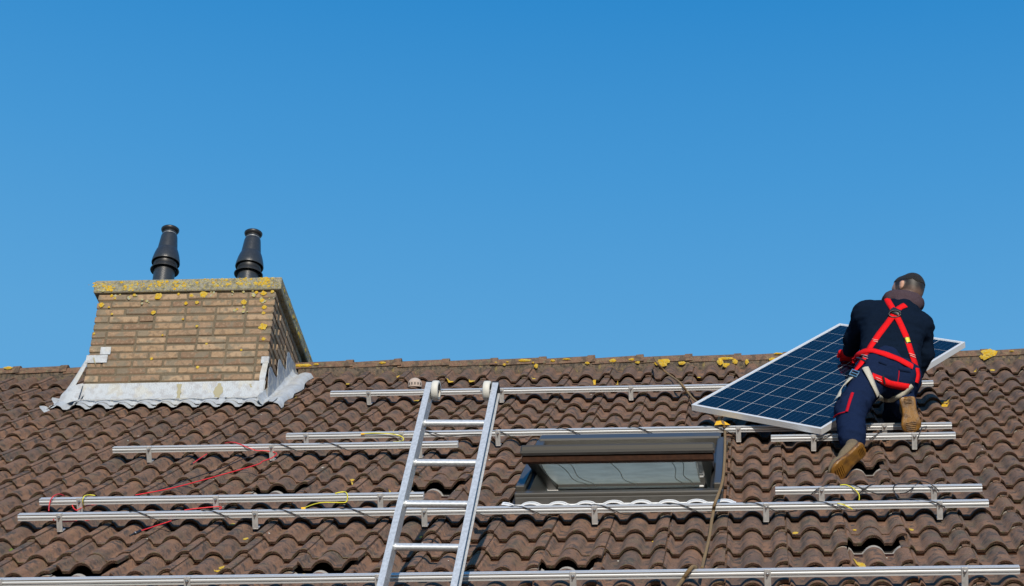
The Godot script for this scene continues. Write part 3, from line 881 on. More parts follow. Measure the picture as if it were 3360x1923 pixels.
# ---------------------------------------------------------------- roof window
func build_roof_window(house: Node3D):
	var w := empty("roof_window", house, Transform3D(roof_basis, Vector3(0, OY, 0)))
	w.set_meta("label", "grey centre-pivot roof window tilted open")
	var L := -0.545
	var R := 0.592
	put("bottom_frame", box(Vector3(L, -0.07, 3.725), Vector3(R, 0.030, 3.785), 0.006), M.frame_grey, w)
	put("bottom_frame", box(Vector3(L + 0.004, -0.06, 3.7865), Vector3(R - 0.004, 0.010, 3.801), 0.005), M.frame_grey, w)
	for x in [[L, L + 0.052], [R - 0.052, R]]:
		var st := tool()
		add_box(st, Vector3(x[0], -0.09, 2.50), Vector3(x[1], 0.058, 3.724), Transform3D.IDENTITY, 0.006)
		put("side_frame", done(st), M.frame_grey, w)
		var inner: float = x[1] + 0.001 if x[0] < 0 else x[0] - 0.019
		put("inner_frame", box(Vector3(inner, -0.17, 2.50), Vector3(inner + 0.018, 0.02, 3.724)), M.frame_dark, w)
	put("top_hood", box(Vector3(L + 0.01, -0.02, 2.40), Vector3(R - 0.03, 0.068, 2.53), 0.010), M.frame_grey, w)
	put("top_flashing", box(Vector3(L - 0.01, -0.06, 2.39), Vector3(R + 0.01, 0.012, 2.499), 0.004), M.frame_grey, w)
	for x in [L - 0.03, R + 0.004]:
		put("side_gutter", box(Vector3(x, -0.075, 2.42), Vector3(x + 0.024, -0.05, 3.98), 0.002), M.frame_dark, w)
	# lead apron under the window, dressed over the crowns of the tiles
	var rows := []
	for i in 6:
		var line := []
		for k in 101:
			var x := lerpf(L - 0.06, R + 0.07, k / 100.0)
			var s := 3.806 + 0.019 * i + noise.get_noise_2d(x * 30, 5.0) * 0.008
			var wave := profile(x)
			if i == 5: s += 0.05 * (1.0 - smoothstep(-0.04, -0.012, wave)) - 0.012
			var h := maxf(surface(x, s) + 0.010, -0.072 * (4.14 - s) + wave * 0.42 + 0.014) + noise.get_noise_2d(x * 60, s * 50) * 0.004
			if i == 0: h = -0.04
			line.append(Vector3(x, h, s))
		rows.append(line)
	var world_rows := []
	for line in rows:
		var l2 := []
		for v in line: l2.append(rp(v.x, v.z, v.y))
		world_rows.append(l2)
	put("lead_apron", sheet(world_rows), M.white_paint, w, w.transform.inverse())
	# lining of the opening and the attic behind it
	var st2 := tool()
	add_box(st2, Vector3(L + 0.05, -0.75, 3.73), Vector3(R - 0.05, -0.072, 3.77))
	add_box(st2, Vector3(L - 0.02, -0.75, 2.36), Vector3(L + 0.03, -0.092, 3.80))
	add_box(st2, Vector3(R - 0.03, -0.75, 2.36), Vector3(R + 0.02, -0.092, 3.80))
	put("lining", done(st2), M.lining, w)
	put("attic_wall", box(Vector3(L + 0.031, -0.75, 2.30), Vector3(R - 0.031, -0.11, 2.37)), M.white_paint, w)
	put("attic_floor", box(Vector3(L - 0.02, -0.80, 2.30), Vector3(R + 0.02, -0.752, 3.80)), M.white_paint, w)
	# sash, turned about its middle
	var sash := empty("sash", w, Transform3D(Basis(Vector3.RIGHT, -0.354), Vector3(0.0235, 0.012, 3.13)))
	var hw := 0.512
	for x in [-hw, hw - 0.062]:
		put("sash_stile", box(Vector3(x, -0.035, -0.65), Vector3(x + 0.062, 0.03, 0.60), 0.004), M.frame_grey, sash)
	put("sash_rail", box(Vector3(-hw + 0.063, -0.04, -0.71), Vector3(hw - 0.063, 0.03, -0.62), 0.004), M.frame_dark, sash)
	put("sash_rail", box(Vector3(-hw - 0.016, -0.012, 0.602), Vector3(hw + 0.016, 0.045, 0.69), 0.010), M.frame_grey, sash)
	put("sash_rail", box(Vector3(-hw - 0.01, -0.05, 0.605), Vector3(hw + 0.01, -0.013, 0.675), 0.004), M.wood, sash)
	put("cover_lip", box(Vector3(-hw - 0.016, -0.004, 0.691), Vector3(hw + 0.016, 0.012, 0.70), 0.002), M.frame_dark, sash)
	put("pane", box(Vector3(-hw + 0.063, -0.002, -0.619), Vector3(hw - 0.063, 0.006, 0.601)), M.glass, sash)
	var sh := tool(true)
	for k in 10:                                           # blind cloth, sagging a little between its bars
		var z0 := lerpf(-0.60, 0.515, k / 10.0)
		var z1 := lerpf(-0.60, 0.515, (k + 1) / 10.0)
		var y0 := -0.008 - 0.02 * sin(PI * k / 10.0)
		var y1 := -0.008 - 0.02 * sin(PI * (k + 1) / 10.0)
		quad(sh, Vector3(-hw + 0.066, y0, z0), Vector3(hw - 0.10, y0, z0), Vector3(hw - 0.10, y1, z1), Vector3(-hw + 0.066, y1, z1), Vector3.DOWN)
	put("blind", done(sh), M.blind, sash)
	put("blind_bar", box(Vector3(-hw + 0.066, -0.034, 0.475), Vector3(hw - 0.10, -0.020, 0.500), 0.003), M.white_paint, sash)
	put("blind_bar", box(Vector3(-hw + 0.066, -0.038, -0.600), Vector3(hw - 0.08, -0.026, -0.585), 0.003), M.white_paint, sash)
	for e in [[-0.36, -0.26], [-0.30, -0.22], [-0.06, 0.02], [0.28, 0.30], [0.33, 0.36]]:
		var line := []
		for k in 13:
			var t := k / 12.0
			line.append(Vector3(lerpf(e[0], e[1], t) + 0.012 * sin(t * 9 + e[0] * 20), -0.016 - 0.024 * sin(t * PI), lerpf(0.52, -0.6, t)))
		put("blind_cord", tube(line, 0.0022, 5), M.cord, sash)
	var b := thing("bottle", "small blue and yellow bottle on the sill inside the open roof window", "bottle", px(7, 262, 285, -0.16), roof_basis * Basis(Vector3.RIGHT, -PITCH))
	put("body", lathe([Vector2(0, 0), Vector2(0.022, 0), Vector2(0.024, 0.01), Vector2(0.024, 0.06), Vector2(0.010, 0.075), Vector2(0.009, 0.09)], 20, true), paint(0.02, 0.16, 0.45, 0.3), b)
	put("cap", lathe([Vector2(0.011, 0.09), Vector2(0.011, 0.105), Vector2(0, 0.105)], 16, true), M.yellow, b)
	put("label_band", lathe([Vector2(0.0245, 0.015), Vector2(0.0245, 0.04)], 20, true), M.yellow, b)

# ---------------------------------------------------------------- mounting rails
var rail_front := {}
func build_rails():
	var hook_bar := tool()
	add_box(hook_bar, Vector3(-0.0155, -0.055, 0.0022), Vector3(0.0155, 0.0385, 0.0070), Transform3D.IDENTITY, 0.0012)
	add_box(hook_bar, Vector3(-0.0150, -0.062, -0.05), Vector3(0.0150, -0.0555, 0.0065), Transform3D.IDENTITY, 0.0012)
	add_box(hook_bar, Vector3(-0.0155, 0.0342, -0.012), Vector3(0.0155, 0.0383, 0.0021), Transform3D.IDENTITY, 0.0012)
	var hook_mesh := done(hook_bar)
	var hex := tool()
	add_lathe(hex, [Vector2(0.0095, 0.0), Vector2(0.0095, 0.0015), Vector2(0.0068, 0.0016), Vector2(0.0068, 0.0065), Vector2(0.0055, 0.0075), Vector2(0, 0.0075)], 6, Transform3D(Basis(Vector3.RIGHT, PI / 2), Vector3(0, 0.018, 0.0071)))
	add_lathe(hex, [Vector2(0.003, 0.0075), Vector2(0.003, 0.016), Vector2(0, 0.016)], 10, Transform3D(Basis(Vector3.RIGHT, PI / 2), Vector3(0, 0.018, 0.0071)))
	var bolt_mesh := done(hex)
	var poly := PackedVector2Array([Vector2(0, 0.03397), Vector2(0, 0.03002), Vector2(-.012, 0.029625), Vector2(-.012, 0.025122), Vector2(-.0015, 0.02449), Vector2(0.0006, 0.022515), Vector2(.0016, 0.01975), Vector2(.0016, 0.0158), Vector2(0.0006, 0.013035), Vector2(-.0015, 0.01106), Vector2(-.012, 0.010586), Vector2(-.012, 0.006794), Vector2(0, 0.00632), Vector2(0, 0), Vector2(-.04, 0), Vector2(-.04, 0.03397), Vector2(-.026, 0.03397), Vector2(-.026, 0.0237), Vector2(-.014, 0.0237), Vector2(-.014, 0.03397)])
	var list := [
		["aluminium mounting rail running just below the ridge, ladder top in front of it", 0.745, -2.152, 1.976, [-1.885, -0.966, -0.078, 0.82, 1.72]],
		["aluminium mounting rail passing directly above the open roof window", 2.178, -2.15, 1.97, [-2.023, -1.426, -0.823, 0.665, 1.56]],
		["short aluminium mounting rail with red cables, ending beside the ladder and below the chimney", 2.50, -3.152, -1.03, [-2.926, -2.169, -1.262]],
		["short aluminium mounting rail under the kneeling fitter's feet", 2.475, 0.863, 1.966, [1.118, 1.72]],
		["short aluminium mounting rail with a looped yellow wire, ending behind the ladder", 3.85, -3.158, -1.034, [-2.933, -2.175, -1.269]],
		["short aluminium mounting rail below the fitter, wound with tangled black wires", 3.852, 0.875, 1.98, [1.123, 1.722]],
		["long aluminium mounting rail directly under the roof window's white apron", 4.205, -3.157, 1.977, [-2.931, -1.877, -0.974, -0.075, 0.823, 1.723]],
		["lowest and longest aluminium mounting rail, nearest the gutter", 5.505, -3.16, 1.979, [-2.8, -1.899, -0.994, -0.081, 0.822, 1.727]]]
	for e in list:
		var o := thing("mounting_rail", e[0], "rail", rp(0, e[1], 0.018), roof_basis, "solar mounting rails on the roof")
		var st := tool()
		add_extrusion(st, poly, e[2], e[3])
		put("rail_profile", done(st), M.aluminium, o)
		for x in e[4]:
			var h := put("roof_hook", hook_mesh, M.steel, o, Transform3D(Basis(Vector3.BACK, rng.randf_range(-0.02, 0.02)), Vector3(x, 0, 0)))
			put("bolt", bolt_mesh, M.bolt, h)

# ---------------------------------------------------------------- cables
func cable(label: String, lines: Array, m: Material, r := 0.0032, group := "", called := "cable") -> Node3D:
	var o := thing(called, label, "cable" if called == "cable" else called.replace("_", " "), Vector3.ZERO, Basis.IDENTITY, group)
	for pts in lines:
		var w := []
		for e in pts: w.append(px(e[0], e[1], e[2], e[3]))
		put("sheath", tube(smooth_line(w, 0.015), r, 7), m, o)
	return o
func winding(label: String, s: float, crossings: Array, x_from: float, x_to: float):  # a thin cable wound round a rail
	var pts := [rp(x_from, s - 0.045, 0.02)]
	for x in crossings:
		pts.append_array([rp(x - 0.10, s - 0.046, 0.04), rp(x - 0.05, s - 0.02, 0.057), rp(x, s + 0.001, 0.0565), rp(x + 0.055, s + 0.0065, 0.036), rp(x + 0.11, s + 0.005, 0.010), rp(x + 0.16, s - 0.015, 0.003), rp(x + 0.22, s - 0.044, 0.012)])
	pts.append(rp(x_to, s - 0.045, 0.02))
	var o := thing("cable", label, "cable", Vector3.ZERO, Basis.IDENTITY, "thin black cables wound round the rails")
	put("sheath", tube(smooth_line(pts, 0.012), 0.0026, 6), M.black_wire, o)
func build_cables():
	winding("thin black cable wound round the long rail under the roof window", 4.205, [-2.50, -2.10, -1.72, -1.355, -0.76, -0.455, -0.035, 0.375, 0.775, 1.13], -2.85, 1.45)
	winding("thin black cable wound round the rail above the roof window", 2.178, [-0.835, -0.395, 0.05, 0.52], -1.15, 0.72)
	winding("thin black cable wound round the short rail below the chimney", 2.50, [-2.11, -1.80], -2.4, -1.5)
	cable("red cable looped round the left end of two short rails", [[[5, 640, 316, .03], [5, 580, 298, .055], [5, 525, 325, 3.857], [5, 498, 370, 3.858], [5, 487, 420, 3.90], [5, 485, 462, 4.15]], [[5, 530, 552, 4.212], [5, 570, 570, 0.0], [5, 700, 569, -.005], [5, 890, 555, -.01]]], M.red_wire)
	cable("short red cable hanging in a bend behind a hook between two rails", [[[5, 715, 405, 3.86], [5, 735, 443, .0], [5, 765, 460, .0], [5, 785, 448, .0], [5, 860, 415, .0], [5, 965, 399, -.01]]], M.red_wire)
	cable("long red cable running diagonally over the tiles up to the rail below the chimney", [[[5, 1345, 308, 0.01], [5, 1700, 240, 0.012], [5, 2100, 135, 0.012], [6, 0, 8, 0.012], [2, 60, 1165, 0.012], [2, 150, 1132, 0.012], [2, 205, 1092, 0.02], [2, 180, 1072, 2.51], [2, 90, 1058, 2.512], [2, 0, 1055, 2.512], [1, 2500, 1040, 2.51], [1, 2430, 1012, 2.508], [1, 2350, 980, .058], [1, 2290, 973, .05], [1, 2235, 984, .02]]], M.red_wire)
	var c := cable("short red cable stub with a black end lying below the rail near the chimney", [[[1, 2062, 1085, 0.0], [1, 1990, 1132, 0.004], [1, 1910, 1188, 0.008]]], M.red_wire)
	put("end_cap", tube([px(1, 1912, 1186, .008), px(1, 1897, 1196, .008)], 0.005, 8), M.black_plastic, c)
	cable("red cable bent round a hook between the two left rails", [[[5, 1830, 458, 0.0], [5, 1950, 442, 0.0], [5, 2130, 425, 3.868], [5, 2190, 425, .0], [5, 2200, 437, .0], [5, 2180, 450, .0]]], M.red_wire)
	c = cable("red cable ending in a black plug lying on the tiles", [[[5, 1770, 540, 0.0], [5, 1660, 578, 0.006], [5, 1560, 610, 0.006], [5, 1385, 668, 0.012]]], M.red_wire)
	var a := px(5, 1395, 665, .012)
	var b := px(5, 1290, 712, .010)
	put("plug", tube([a, a.lerp(b, 0.3), a.lerp(b, 0.55)], 0.008, 10), M.black_plastic, c)
	put("plug_pin", tube([a.lerp(b, 0.55), b], 0.005, 8), M.black_plastic, c)
	put("plug_ring", tube([a.lerp(b, 0.5), a.lerp(b, 0.54)], 0.0086, 10), M.bolt, c)
	cable("long black cable running diagonally over the tiles beside the red one", [[[5, 1560, 262, 0.008], [5, 1660, 228, 0.010], [5, 1850, 160, 0.010], [5, 2150, 58, 0.010], [5, 2280, 8, 0.010], [1, 2400, 1145, 0.008], [1, 2540, 1088, -.01]]], M.black_wire, 0.003)
	c = cable("yellow and green earth wire arched over the rail left of the ladder", [[[2, 1050, 890, 2.185], [2, 1180, 882, 2.188], [2, 1330, 889, 2.19], [2, 1425, 908, 2.20], [2, 1468, 935, 2.21], [2, 1462, 955, 2.22], [2, 1430, 965, .03], [2, 1365, 970, .05]]], M.yellow_wire, 0.003, "yellow earth wires on the rails")
	put("lug", box(Vector3(-0.012, -0.005, -0.003), Vector3(0.012, 0.005, 0.003), 0.002), M.yellow, c, Transform3D(roof_basis, px(2, 1060, 890, 2.187)))
	c = cable("yellow earth wire looped over a short rail and down to the long rail below", [[[6, 785, 292, .056], [6, 870, 275, .06], [6, 905, 295, 3.858], [6, 908, 345, 3.86], [6, 890, 380, 3.87], [6, 800, 382, .02], [6, 680, 381, .025], [6, 590, 395, .03], [6, 470, 438, .05]]], M.yellow_wire, 0.003, "yellow earth wires on the rails")
	put("lug", box(Vector3(-0.012, -0.005, -0.003), Vector3(0.012, 0.005, 0.003), 0.002), M.yellow, c, Transform3D(roof_basis, px(6, 470, 438, .055)))
	cable("yellow and green earth wire hooked over the left end of a short rail", [[[5, 840, 440, -.01], [5, 822, 385, 3.862], [5, 832, 325, 3.86], [5, 880, 306, .058], [5, 945, 313, .05]]], M.yellow_wire, 0.003, "yellow earth wires on the rails")
	cable("bright yellow earth wire on the wire-tangled short rail below the fitter", [[[8, 715, 210, .057], [8, 775, 206, .06], [8, 850, 240, 3.862], [8, 897, 290, 3.866], [8, 908, 325, .02], [8, 905, 357, .03]]], M.yellow_wire, 0.003, "yellow earth wires on the rails")
	cable("short yellow earth wire on the long rail below the fitter", [[[8, 690, 390, 4.214], [8, 760, 408, 4.216], [8, 842, 450, 4.216]]], M.yellow_wire, 0.003, "yellow earth wires on the rails")
	cable("tiny yellow wire end behind the fitter's leg", [[[4, 975, 815, 0.02], [4, 965, 850, 0.02], [4, 948, 885, 0.04]]], M.yellow_wire, 0.003, "yellow earth wires on the rails")
	cable("tangled black cables looped over the short rail below the fitter", [[[8, 430, 302, 3.86], [8, 490, 250, 3.862], [8, 570, 213, .06], [8, 650, 206, .05]], [[8, 740, 203, .05], [8, 840, 206, .06], [8, 960, 250, 3.86], [8, 1080, 294, 3.862], [8, 1190, 296, .0]], [[8, 905, 292, 3.86], [8, 960, 245, 3.862], [8, 1020, 208, .058], [8, 1060, 196, .04]], [[8, 1500, 180, .05], [8, 1440, 235, 3.862], [8, 1380, 280, 3.864], [8, 1310, 292, 3.862]], [[8, 1290, 342, 4.16], [8, 1255, 270, 3.87], [8, 1250, 225, 3.864], [8, 1290, 196, .058], [8, 1400, 190, .055], [8, 1490, 168, .07], [8, 1580, 180, .075], [8, 1660, 230, 3.87], [8, 1700, 272, 3.87]], [[8, 1280, 342, .06], [8, 1450, 345, .062], [8, 1640, 370, 4.214], [8, 1760, 432, 4.216]]], M.black_wire, 0.003)
	cable("black cables hanging over the rail under the fitter's feet", [[[4, 1010, 946, 2.482], [4, 1070, 905, 2.484], [4, 1130, 868, .058], [4, 1230, 858, .03]], [[4, 1488, 936, 2.484], [4, 1505, 890, 2.486], [4, 1535, 828, .06], [4, 1600, 812, .02]], [[4, 470, 958, 2.484], [4, 560, 925, 2.486], [4, 640, 890, .06]]], M.black_wire, 0.003)
	cable("slack black cable hanging on the rail behind the ladder", [[[2, 1660, 860, 2.17], [2, 1760, 880, 2.19], [2, 1900, 914, 2.19], [2, 2080, 897, 2.19], [2, 2260, 895, 2.185]]], M.black_wire, 0.0028)
	# rope from the ridge, under the panel and down past the window
	var o := thing("rope", "tan rope lying over the ridge and disappearing under the solar panel", "rope")
	var w := []
	for e in [[3, 1412, 128, .09], [3, 1440, 180, .10], [3, 1520, 268, .03], [3, 1600, 328, .02], [3, 1660, 372, .06], [3, 1700, 415, .755], [3, 1745, 475, .757], [3, 1800, 540, .02], [3, 1850, 580, .02]]: w.append(px(e[0], e[1], e[2], e[3]))
	put("strand", tube(smooth_line(w), 0.008, 8), M.rope, o)
	o = thing("rope", "tan rope hanging from under the solar panel past the roof window to the lowest rail", "rope")
	w = []
	for e in [[3, 2080, 750, .05], [3, 2098, 780, .068], [3, 2110, 815, 2.186], [3, 2116, 870, 2.19], [3, 2117, 960, .085], [3, 2115, 1090, .085], [7, 2108, 10, .085], [7, 2100, 110, .085], [7, 2085, 200, .085], [7, 2052, 300, .08], [7, 2018, 385, .066], [7, 2006, 425, 4.214], [7, 2000, 480, 4.22], [7, 1985, 560, .02], [7, 1962, 720, .02], [7, 1930, 860, .02], [7, 1905, 960, .02], [7, 1890, 1032, .05]]: w.append(px(e[0], e[1], e[2], e[3]))
	put("strand", tube(smooth_line(w), 0.0085, 8), M.rope, o)
	w = []
	for e in [[7, 1835, 1035, .05], [7, 1800, 1020, .064], [7, 1770, 1045, 5.515], [7, 1730, 1100, 5.518], [7, 1690, 1160, 5.52], [7, 1650, 1215, .03], [7, 1620, 1260, .03]]: w.append(px(e[0], e[1], e[2], e[3]))
	put("strand", tube(smooth_line(w), 0.010, 8), M.rope, o)
	o = thing("yellow_tape", "crumpled yellow tape on the rail under the solar panel corner", "tape")
	var st := tool()
	var q := [px(3, 2055, 715, .05), px(3, 2010, 805, 2.17), px(3, 2045, 800, 2.186), px(3, 2085, 795, 2.19), px(3, 2075, 735, .06), px(3, 2120, 770, .06), px(3, 2170, 800, 2.18), px(3, 2130, 800, 2.19)]
	for f in [[0, 1, 2], [0, 2, 4], [4, 2, 3], [0, 4, 5], [4, 7, 5], [5, 7, 6], [4, 3, 7]]:
		tri(st, q[f[0]], q[f[1]], q[f[2]], eye - q[0])
		tri(st, q[f[0]] - N * 0.002, q[f[1]] - N * 0.002, q[f[2]] - N * 0.002, q[0] - eye)
	put("strip", done(st), M.yellow, o)

# ---------------------------------------------------------------- ladder
func build_ladder():
	var b := Basis.from_euler(Vector3(-0.3437, -0.0144, -0.0467), EULER_ORDER_YXZ)
	var o := thing("ladder", "aluminium ladder with grey wheels at its top, leaning on the eaves", "ladder", Vector3(-0.668, OY - 2.73, 4.317), b)
	var foot := (OY - 2.73) / b.y.y
	for s in [-1.0, 1.0]:
		var st := tool()
		var poly := PackedVector2Array()          # channel section in (z, x), open outwards
		for p in [[0, 0.0], [0, 0.030], [-0.004, 0.030], [-0.004, 0.024], [-0.003, 0.012], [-0.008, 0.004], [-0.066, 0.004], [-0.071, 0.012], [-0.070, 0.024], [-0.070, 0.030], [-0.074, 0.030], [-0.074, 0.0]]:
			poly.append(Vector2(p[0], p[1]))
		add_extrusion(st, poly, -foot, 0.262, Transform3D(Basis(Vector3(0, 1, 0), Vector3(s, 0, 0), Vector3(0, 0, 1)), Vector3(s * 0.150, 0, 0.03)))
		put("stile", done(st), M.ladder, o)
		put("end_cap", box(Vector3(-0.0165, 0.2625, -0.046), Vector3(0.0165, 0.272, 0.0315), 0.003), M.black_plastic, o, Transform3D(Basis.IDENTITY, Vector3(s * 0.165, 0, 0)))
		var wheel := empty("wheel", o, Transform3D(Basis(Vector3.BACK, PI / 2 if s < 0 else -PI / 2), Vector3(s * 0.128, 0.225, 0.008)))
		put("tyre", lathe([Vector2(0.036, -0.016), Vector2(0.044, -0.0175), Vector2(0.0485, -0.014), Vector2(0.0495, 0.0), Vector2(0.0485, 0.014), Vector2(0.044, 0.0175), Vector2(0.036, 0.016)], 40, true), M.wheel, wheel)
		put("hub", lathe([Vector2(0, -0.010), Vector2(0.02, -0.010), Vector2(0.036, -0.004), Vector2(0.036, 0.004), Vector2(0.02, 0.010), Vector2(0, 0.010)], 30, false), M.black_plastic, wheel)
		put("axle_bolt", lathe([Vector2(0.004, -0.035), Vector2(0.004, 0.021), Vector2(0.009, 0.021), Vector2(0.009, 0.013), Vector2(0.004, 0.013), Vector2(0.004, 0.026), Vector2(0, 0.026)], 10, false), M.bolt, wheel)
	var rung := tool(true)
	var ring := []
	for x in [-0.153, 0.153]:
		var line := []
		for k in 16:
			var a := TAU * k / 16 + PI / 16
			var r := 0.0155 / pow(pow(absf(cos(a)), 4.0) + pow(absf(sin(a)), 4.0), 0.25)
			line.append(Vector3(x, r * sin(a), r * cos(a)))
		ring.append(line)
	for k in 16:
		quad(rung, ring[0][k], ring[0][(k + 1) % 16], ring[1][(k + 1) % 16], ring[1][k], Vector3(0, ring[0][k].y, ring[0][k].z))
	for x in [-0.150, 0.142]:
		add_lathe(rung, [Vector2(0.0175, 0), Vector2(0.019, 0.003), Vector2(0.0175, 0.008)], 16, Transform3D(Basis(Vector3.BACK, -PI / 2), Vector3(x, 0, 0)))
	var rung_mesh := done(rung)
	for k in 25:
		put("rung", rung_mesh, M.ladder, o, Transform3D(Basis.IDENTITY, Vector3(0, -0.28 * k, -0.006)))
		for s in [-1.0, 1.0]:
			if k < 6: put("rivet", lathe([Vector2(0.012, 0), Vector2(0.012, 0.003), Vector2(0.007, 0.005), Vector2(0, 0.005)], 14, false), M.bolt, o, Transform3D(Basis(Vector3.BACK, -s * PI / 2), Vector3(s * 0.1545, -0.28 * k, -0.006)))

# ---------------------------------------------------------------- solar panel
func build_panel():
	var b := Basis.from_euler(Vector3(-0.697, -0.092, -0.579), EULER_ORDER_YXZ)
	var o := thing("solar_panel", "blue polycrystalline solar panel with silver frame held by the kneeling fitter", "solar panel", Vector3(0.371, OY - 1.131, 1.569) + N * 0.006, b)
	var W := 0.99
	var H := 1.65
	for e in [[Vector3(0, 0, -0.04), Vector3(0.016, H, 0)], [Vector3(W - 0.016, 0, -0.04), Vector3(W, H, 0)]]:
		put("frame_bar", box(e[0], e[1], 0.001), M.panel_frame, o)
	for e in [[Vector3(0.0165, 0, -0.04), Vector3(W - 0.0165, 0.016, 0)], [Vector3(0.0165, H - 0.016, -0.04), Vector3(W - 0.0165, H, 0)]]:
		put("frame_bar", box(e[0], e[1], 0.001), M.panel_frame, o)
	put("back_sheet", box(Vector3(0.0165, 0.0165, -0.009), Vector3(W - 0.0165, H - 0.0165, -0.0045)), M.back_sheet, o)
	var cell := tool()
	var cw := 0.1530
	var chh := 0.1562
	add_box(cell, Vector3(0, 0, -0.0044), Vector3(cw, chh, -0.0036))
	var mesh := done(cell)
	var lines := tool()
	for f in [0.25, 0.5, 0.75]:
		add_box(lines, Vector3(cw * f - 0.0007, 0, -0.0036), Vector3(cw * f + 0.0007, chh, -0.0034))
	var line_mesh := done(lines)
	var px_ := (W - 0.044) / 6.0
	var py := (H - 0.050) / 10.0
	for i in 6:
		for j in 10:
			var c := put("cell", mesh, M["cell%d" % (rng.randi() % 4)], o, Transform3D(Basis.IDENTITY, Vector3(0.022 + (px_ - cw) / 2 + i * px_, 0.025 + (py - chh) / 2 + j * py, 0)))
			put("busbar", line_mesh, M.silver, c)
	put("pane", box(Vector3(0.0165, 0.0165, -0.0028), Vector3(W - 0.0165, H - 0.0165, -0.0012)), M.solar_glass, o)
	put("junction_box", box(Vector3(0.42, 1.5, -0.032), Vector3(0.56, 1.6, -0.0095), 0.003), M.black_plastic, o)

# ---------------------------------------------------------------- small vent
func build_vent():
	var p := px(2, 1580, 402, 0.004)
	var o := thing("roof_vent", "small pale pink domed vent cap on the tiles above the ladder", "vent", p, roof_basis * Basis(Vector3.RIGHT, -0.35))
	var prof := []
	for k in 9:
		var a := PI / 2 * k / 8
		prof.append(Vector2(0.050 * cos(a), 0.004 + 0.046 * sin(a)))
	put("dome", lathe([Vector2(0.049, -0.018)] + prof, 30, true), M.vent, o)
	for k in 5:
		var a := -0.15 + 0.45 * k
		var st := tool()
		add_box(st, Vector3(-0.004, -0.006, 0.0465), Vector3(0.004, 0.012, 0.0508), Transform3D(Basis(Vector3.UP, a - 0.6)), 0.001)
		put("slot", done(st), M.black_plastic, o)

# ---------------------------------------------------------------- the fitter
func field(bones: Array, p: Vector3, k := 0.03) -> float:
	var d := 1e9
	for e in bones:
		var a: Vector3 = e[0]
		var ba: Vector3 = e[1] - a
		var pa := p - a
		var t := clampf(pa.dot(ba) / maxf(ba.length_squared(), 1e-9), 0, 1)
		var q := (pa - ba * t).length() - lerpf(e[2], e[3], t)
		var h := maxf(k - absf(d - q), 0.0) / k
		d = minf(d, q) - h * h * k * 0.25
	return d
func wrinkled(bones: Array, p: Vector3, k: float, amp: float) -> float:
	var d := field(bones, p, k)
	if amp > 0 and absf(d) < 0.05:
		var fold := 1.0 - 2.4 * absf(noise.get_noise_3d(p.x * 210 + p.y * 130, p.y * 430, p.z * 210))   # sharp creases, mostly across the limbs
		d += amp * (0.4 - fold) * 0.8 + amp * 0.5 * noise.get_noise_3d(p.x * 900 + 50, p.y * 1300, p.z * 900)
	return d
